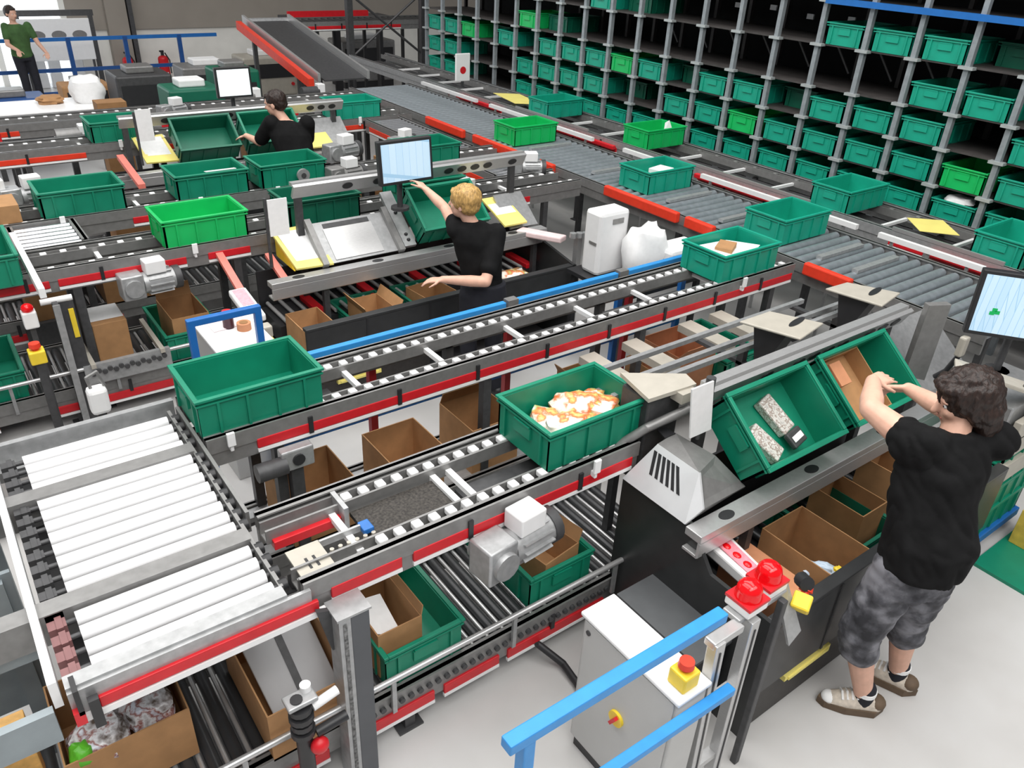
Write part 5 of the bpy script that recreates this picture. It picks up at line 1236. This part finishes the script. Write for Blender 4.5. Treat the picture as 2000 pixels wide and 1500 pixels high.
def worker3():
    J = {k: V(v) for k, v in dict(pel=(2.98, 7.4, .86), chest=(2.98, 7.52, 1.12), neck=(2.96, 7.62, 1.36), head=(2.9, 7.68, 1.49), shL=(2.82, 7.63, 1.33), shR=(3.14, 7.53, 1.32),
        elL=(2.74, 7.8, 1.12), wrL=(2.68, 7.98, 1.15), elR=(3.2, 7.7, 1.1), wrR=(3.1, 7.93, 1.1), hipL=(2.9, 7.4, .84), hipR=(3.07, 7.38, .84), knL=(2.9, 7.44, .45), knR=(3.07, 7.42, .45), anL=(2.9, 7.4, .08), anR=(3.07, 7.38, .08)).items()}
    t = thing('person', 'stooping person with thin brown hair in black shirt at far bench', 'person', (2.98, 7.4, 0))
    b = MB(); lat = J['shR']-J['shL']
    torso(b, J['pel'], J['chest'], J['neck'], lat, 1, .9)
    for s in 'LR':
        limb(b, [(J['sh'+s], .055), (J['el'+s], .04), (J['wr'+s], .027)]); limb(b, [(J['hip'+s], .085), (J['kn'+s], .06), (J['an'+s], .038)])
        hand(b, J['wr'+s], (-.2, .8, -.3), (0, .2, 1), -1 if s == 'L' else 1, 1, .5)
    limb(b, [(J['neck']+V((0, 0, -.04)), .055), (J['head']+V((0, 0, -.05)), .05)])
    P, R = head(b, J['head'], (-.65, .7, -.2), 0, 1); fuse('body', b, SKIN, t, .008, 3); face_bits(P, R, t)
    hairpiece('hair', P, R, t, HAIRB, .98, False, 14)
    b = MB(); torso(b, J['pel']+V((0, 0, -.03)), J['chest'], J['neck']+V((0, 0, -.01)), lat, 1, 1.14)
    for s in 'LR': limb(b, [(J['sh'+s], .078), (J['el'+s].lerp(J['sh'+s], .2), .07)])
    fuse('shirt', b, BLACKT, t, .012, 4)
    b = MB().rings([(J['pel']+V((0, 0, .06)), V((.15, -.04, 0)), V((.03, .12, 0))), (J['pel']+V((0, 0, -.1)), V((.155, -.04, 0)), V((.03, .125, 0)))], 18)
    for s in 'LR': limb(b, [(J['hip'+s], .092), (J['kn'+s], .068), (J['an'+s], .056)])
    fuse('trousers', b, JEANS, t, .012, 3)
    for s in 'LR':
        a = J['an'+s]; fuse('shoe', MB().caps((a.x, a.y-.04, .045), .042, (a.x-.04, a.y+.14, .038), .036), BLACK, t, .012, 2)
worker3()

def worker4():
    x, y = 1.82, 16.0; k = .93
    S = lambda a, b_, c: V((x+a*k, y+b_*k, c*k))
    J = dict(pel=S(0, 0, .93), chest=S(0, 0, 1.22), neck=S(-.02, -.02, 1.44), head=S(-.03, -.04, 1.58), shL=S(.19, .02, 1.38), shR=S(-.17, -.06, 1.38), elL=S(.28, -.06, 1.1), wrL=S(.36, -.22, .95), elR=S(-.2, -.12, 1.1), wrR=S(-.08, -.3, 1.02),
        hipL=S(.09, .02, .9), hipR=S(-.08, -.02, .9), knL=S(.12, -.02, .48), knR=S(-.06, -.04, .48), anL=S(.14, .04, .08), anR=S(-.06, .02, .08))
    t = thing('person', 'standing person in green shirt and dark trousers at back left', 'person', (x, y, 0))
    b = MB(); lat = J['shL']-J['shR']
    torso(b, J['pel'], J['chest'], J['neck'], lat, k, .9)
    for s in 'LR':
        limb(b, [(J['sh'+s], .05), (J['el'+s], .037), (J['wr'+s], .025)]); limb(b, [(J['hip'+s], .08), (J['kn'+s], .055), (J['an'+s], .036)])
        hand(b, J['wr'+s], (-.1, -.8, -.3), (0, .2, 1), 1 if s == 'L' else -1, .95, .4)
    limb(b, [(J['neck']+V((0, 0, -.04)), .05), (J['head']+V((0, 0, -.05)), .045)])
    P, R = head(b, J['head'], (.5, -.8, -.1), 0, .93); fuse('body', b, SKIN, t, .009, 3); face_bits(P, R, t, .93)
    hairpiece('hair', P, R, t, HAIRB, .93, False, 21)
    b = MB(); torso(b, J['pel']+V((0, 0, -.03)), J['chest'], J['neck']+V((0, 0, -.01)), lat, k, 1.15)
    for s in 'LR': limb(b, [(J['sh'+s], .062), (J['el'+s].lerp(J['sh'+s], .4), .055)])
    fuse('shirt', b, GREENT, t, .012, 4)
    b = MB()
    b.rings([(J['pel']+V((0, 0, .05)), V((.14, .02, 0)), V((-.02, .11, 0))), (J['pel']+V((0, 0, -.1)), V((.145, .02, 0)), V((-.02, .115, 0)))], 18)
    for s in 'LR': limb(b, [(J['hip'+s], .088), (J['kn'+s], .066), (J['an'+s], .055)])
    fuse('trousers', b, JEANS, t, .012, 3)
    for s in 'LR':
        a = J['an'+s]; fuse('shoe', MB().caps((a.x, a.y+.03, .045), .042, (a.x+.04, a.y-.13, .038), .036), BLACK, t, .012, 2)
worker4()

# unused prototypes go away
for p, used in TOTE.values():
    if not used:
        for c in list(p.children): bpy.data.objects.remove(c)
        bpy.data.objects.remove(p)

# ==================================================================== lights
wd = bpy.data.worlds.new('world'); SC.world = wd; wd.use_nodes = True
bg = wd.node_tree.nodes['Background']; bg.inputs['Color'].default_value = (.95, .97, 1, 1); bg.inputs['Strength'].default_value = .24
def skylight(x, y, z, sx, sy, p, rot=(0, 0, 0)):
    l = bpy.data.lights.new('skylight', 'AREA'); l.shape = 'RECTANGLE'; l.size = sx; l.size_y = sy; l.energy = p; l.color = (1, .985, .96)
    o = bpy.data.objects.new('skylight', l); COL.objects.link(o); o.location = (x, y, z); o.rotation_euler = rot
skylight(.5, 3, 8, 2.5, 12, 480)
skylight(4.2, 6, 8, 2.5, 14, 520)
skylight(-2.5, 7, 8, 2.5, 14, 420)
skylight(1.5, -2.5, 7, 10, 2.5, 400, (radians(35), 0, 0))
SC.view_settings.view_transform = 'Standard'; SC.view_settings.look = 'None'; SC.view_settings.gamma = 1; SC.view_settings.use_curve_mapping = False
SC.view_settings.exposure = -.02
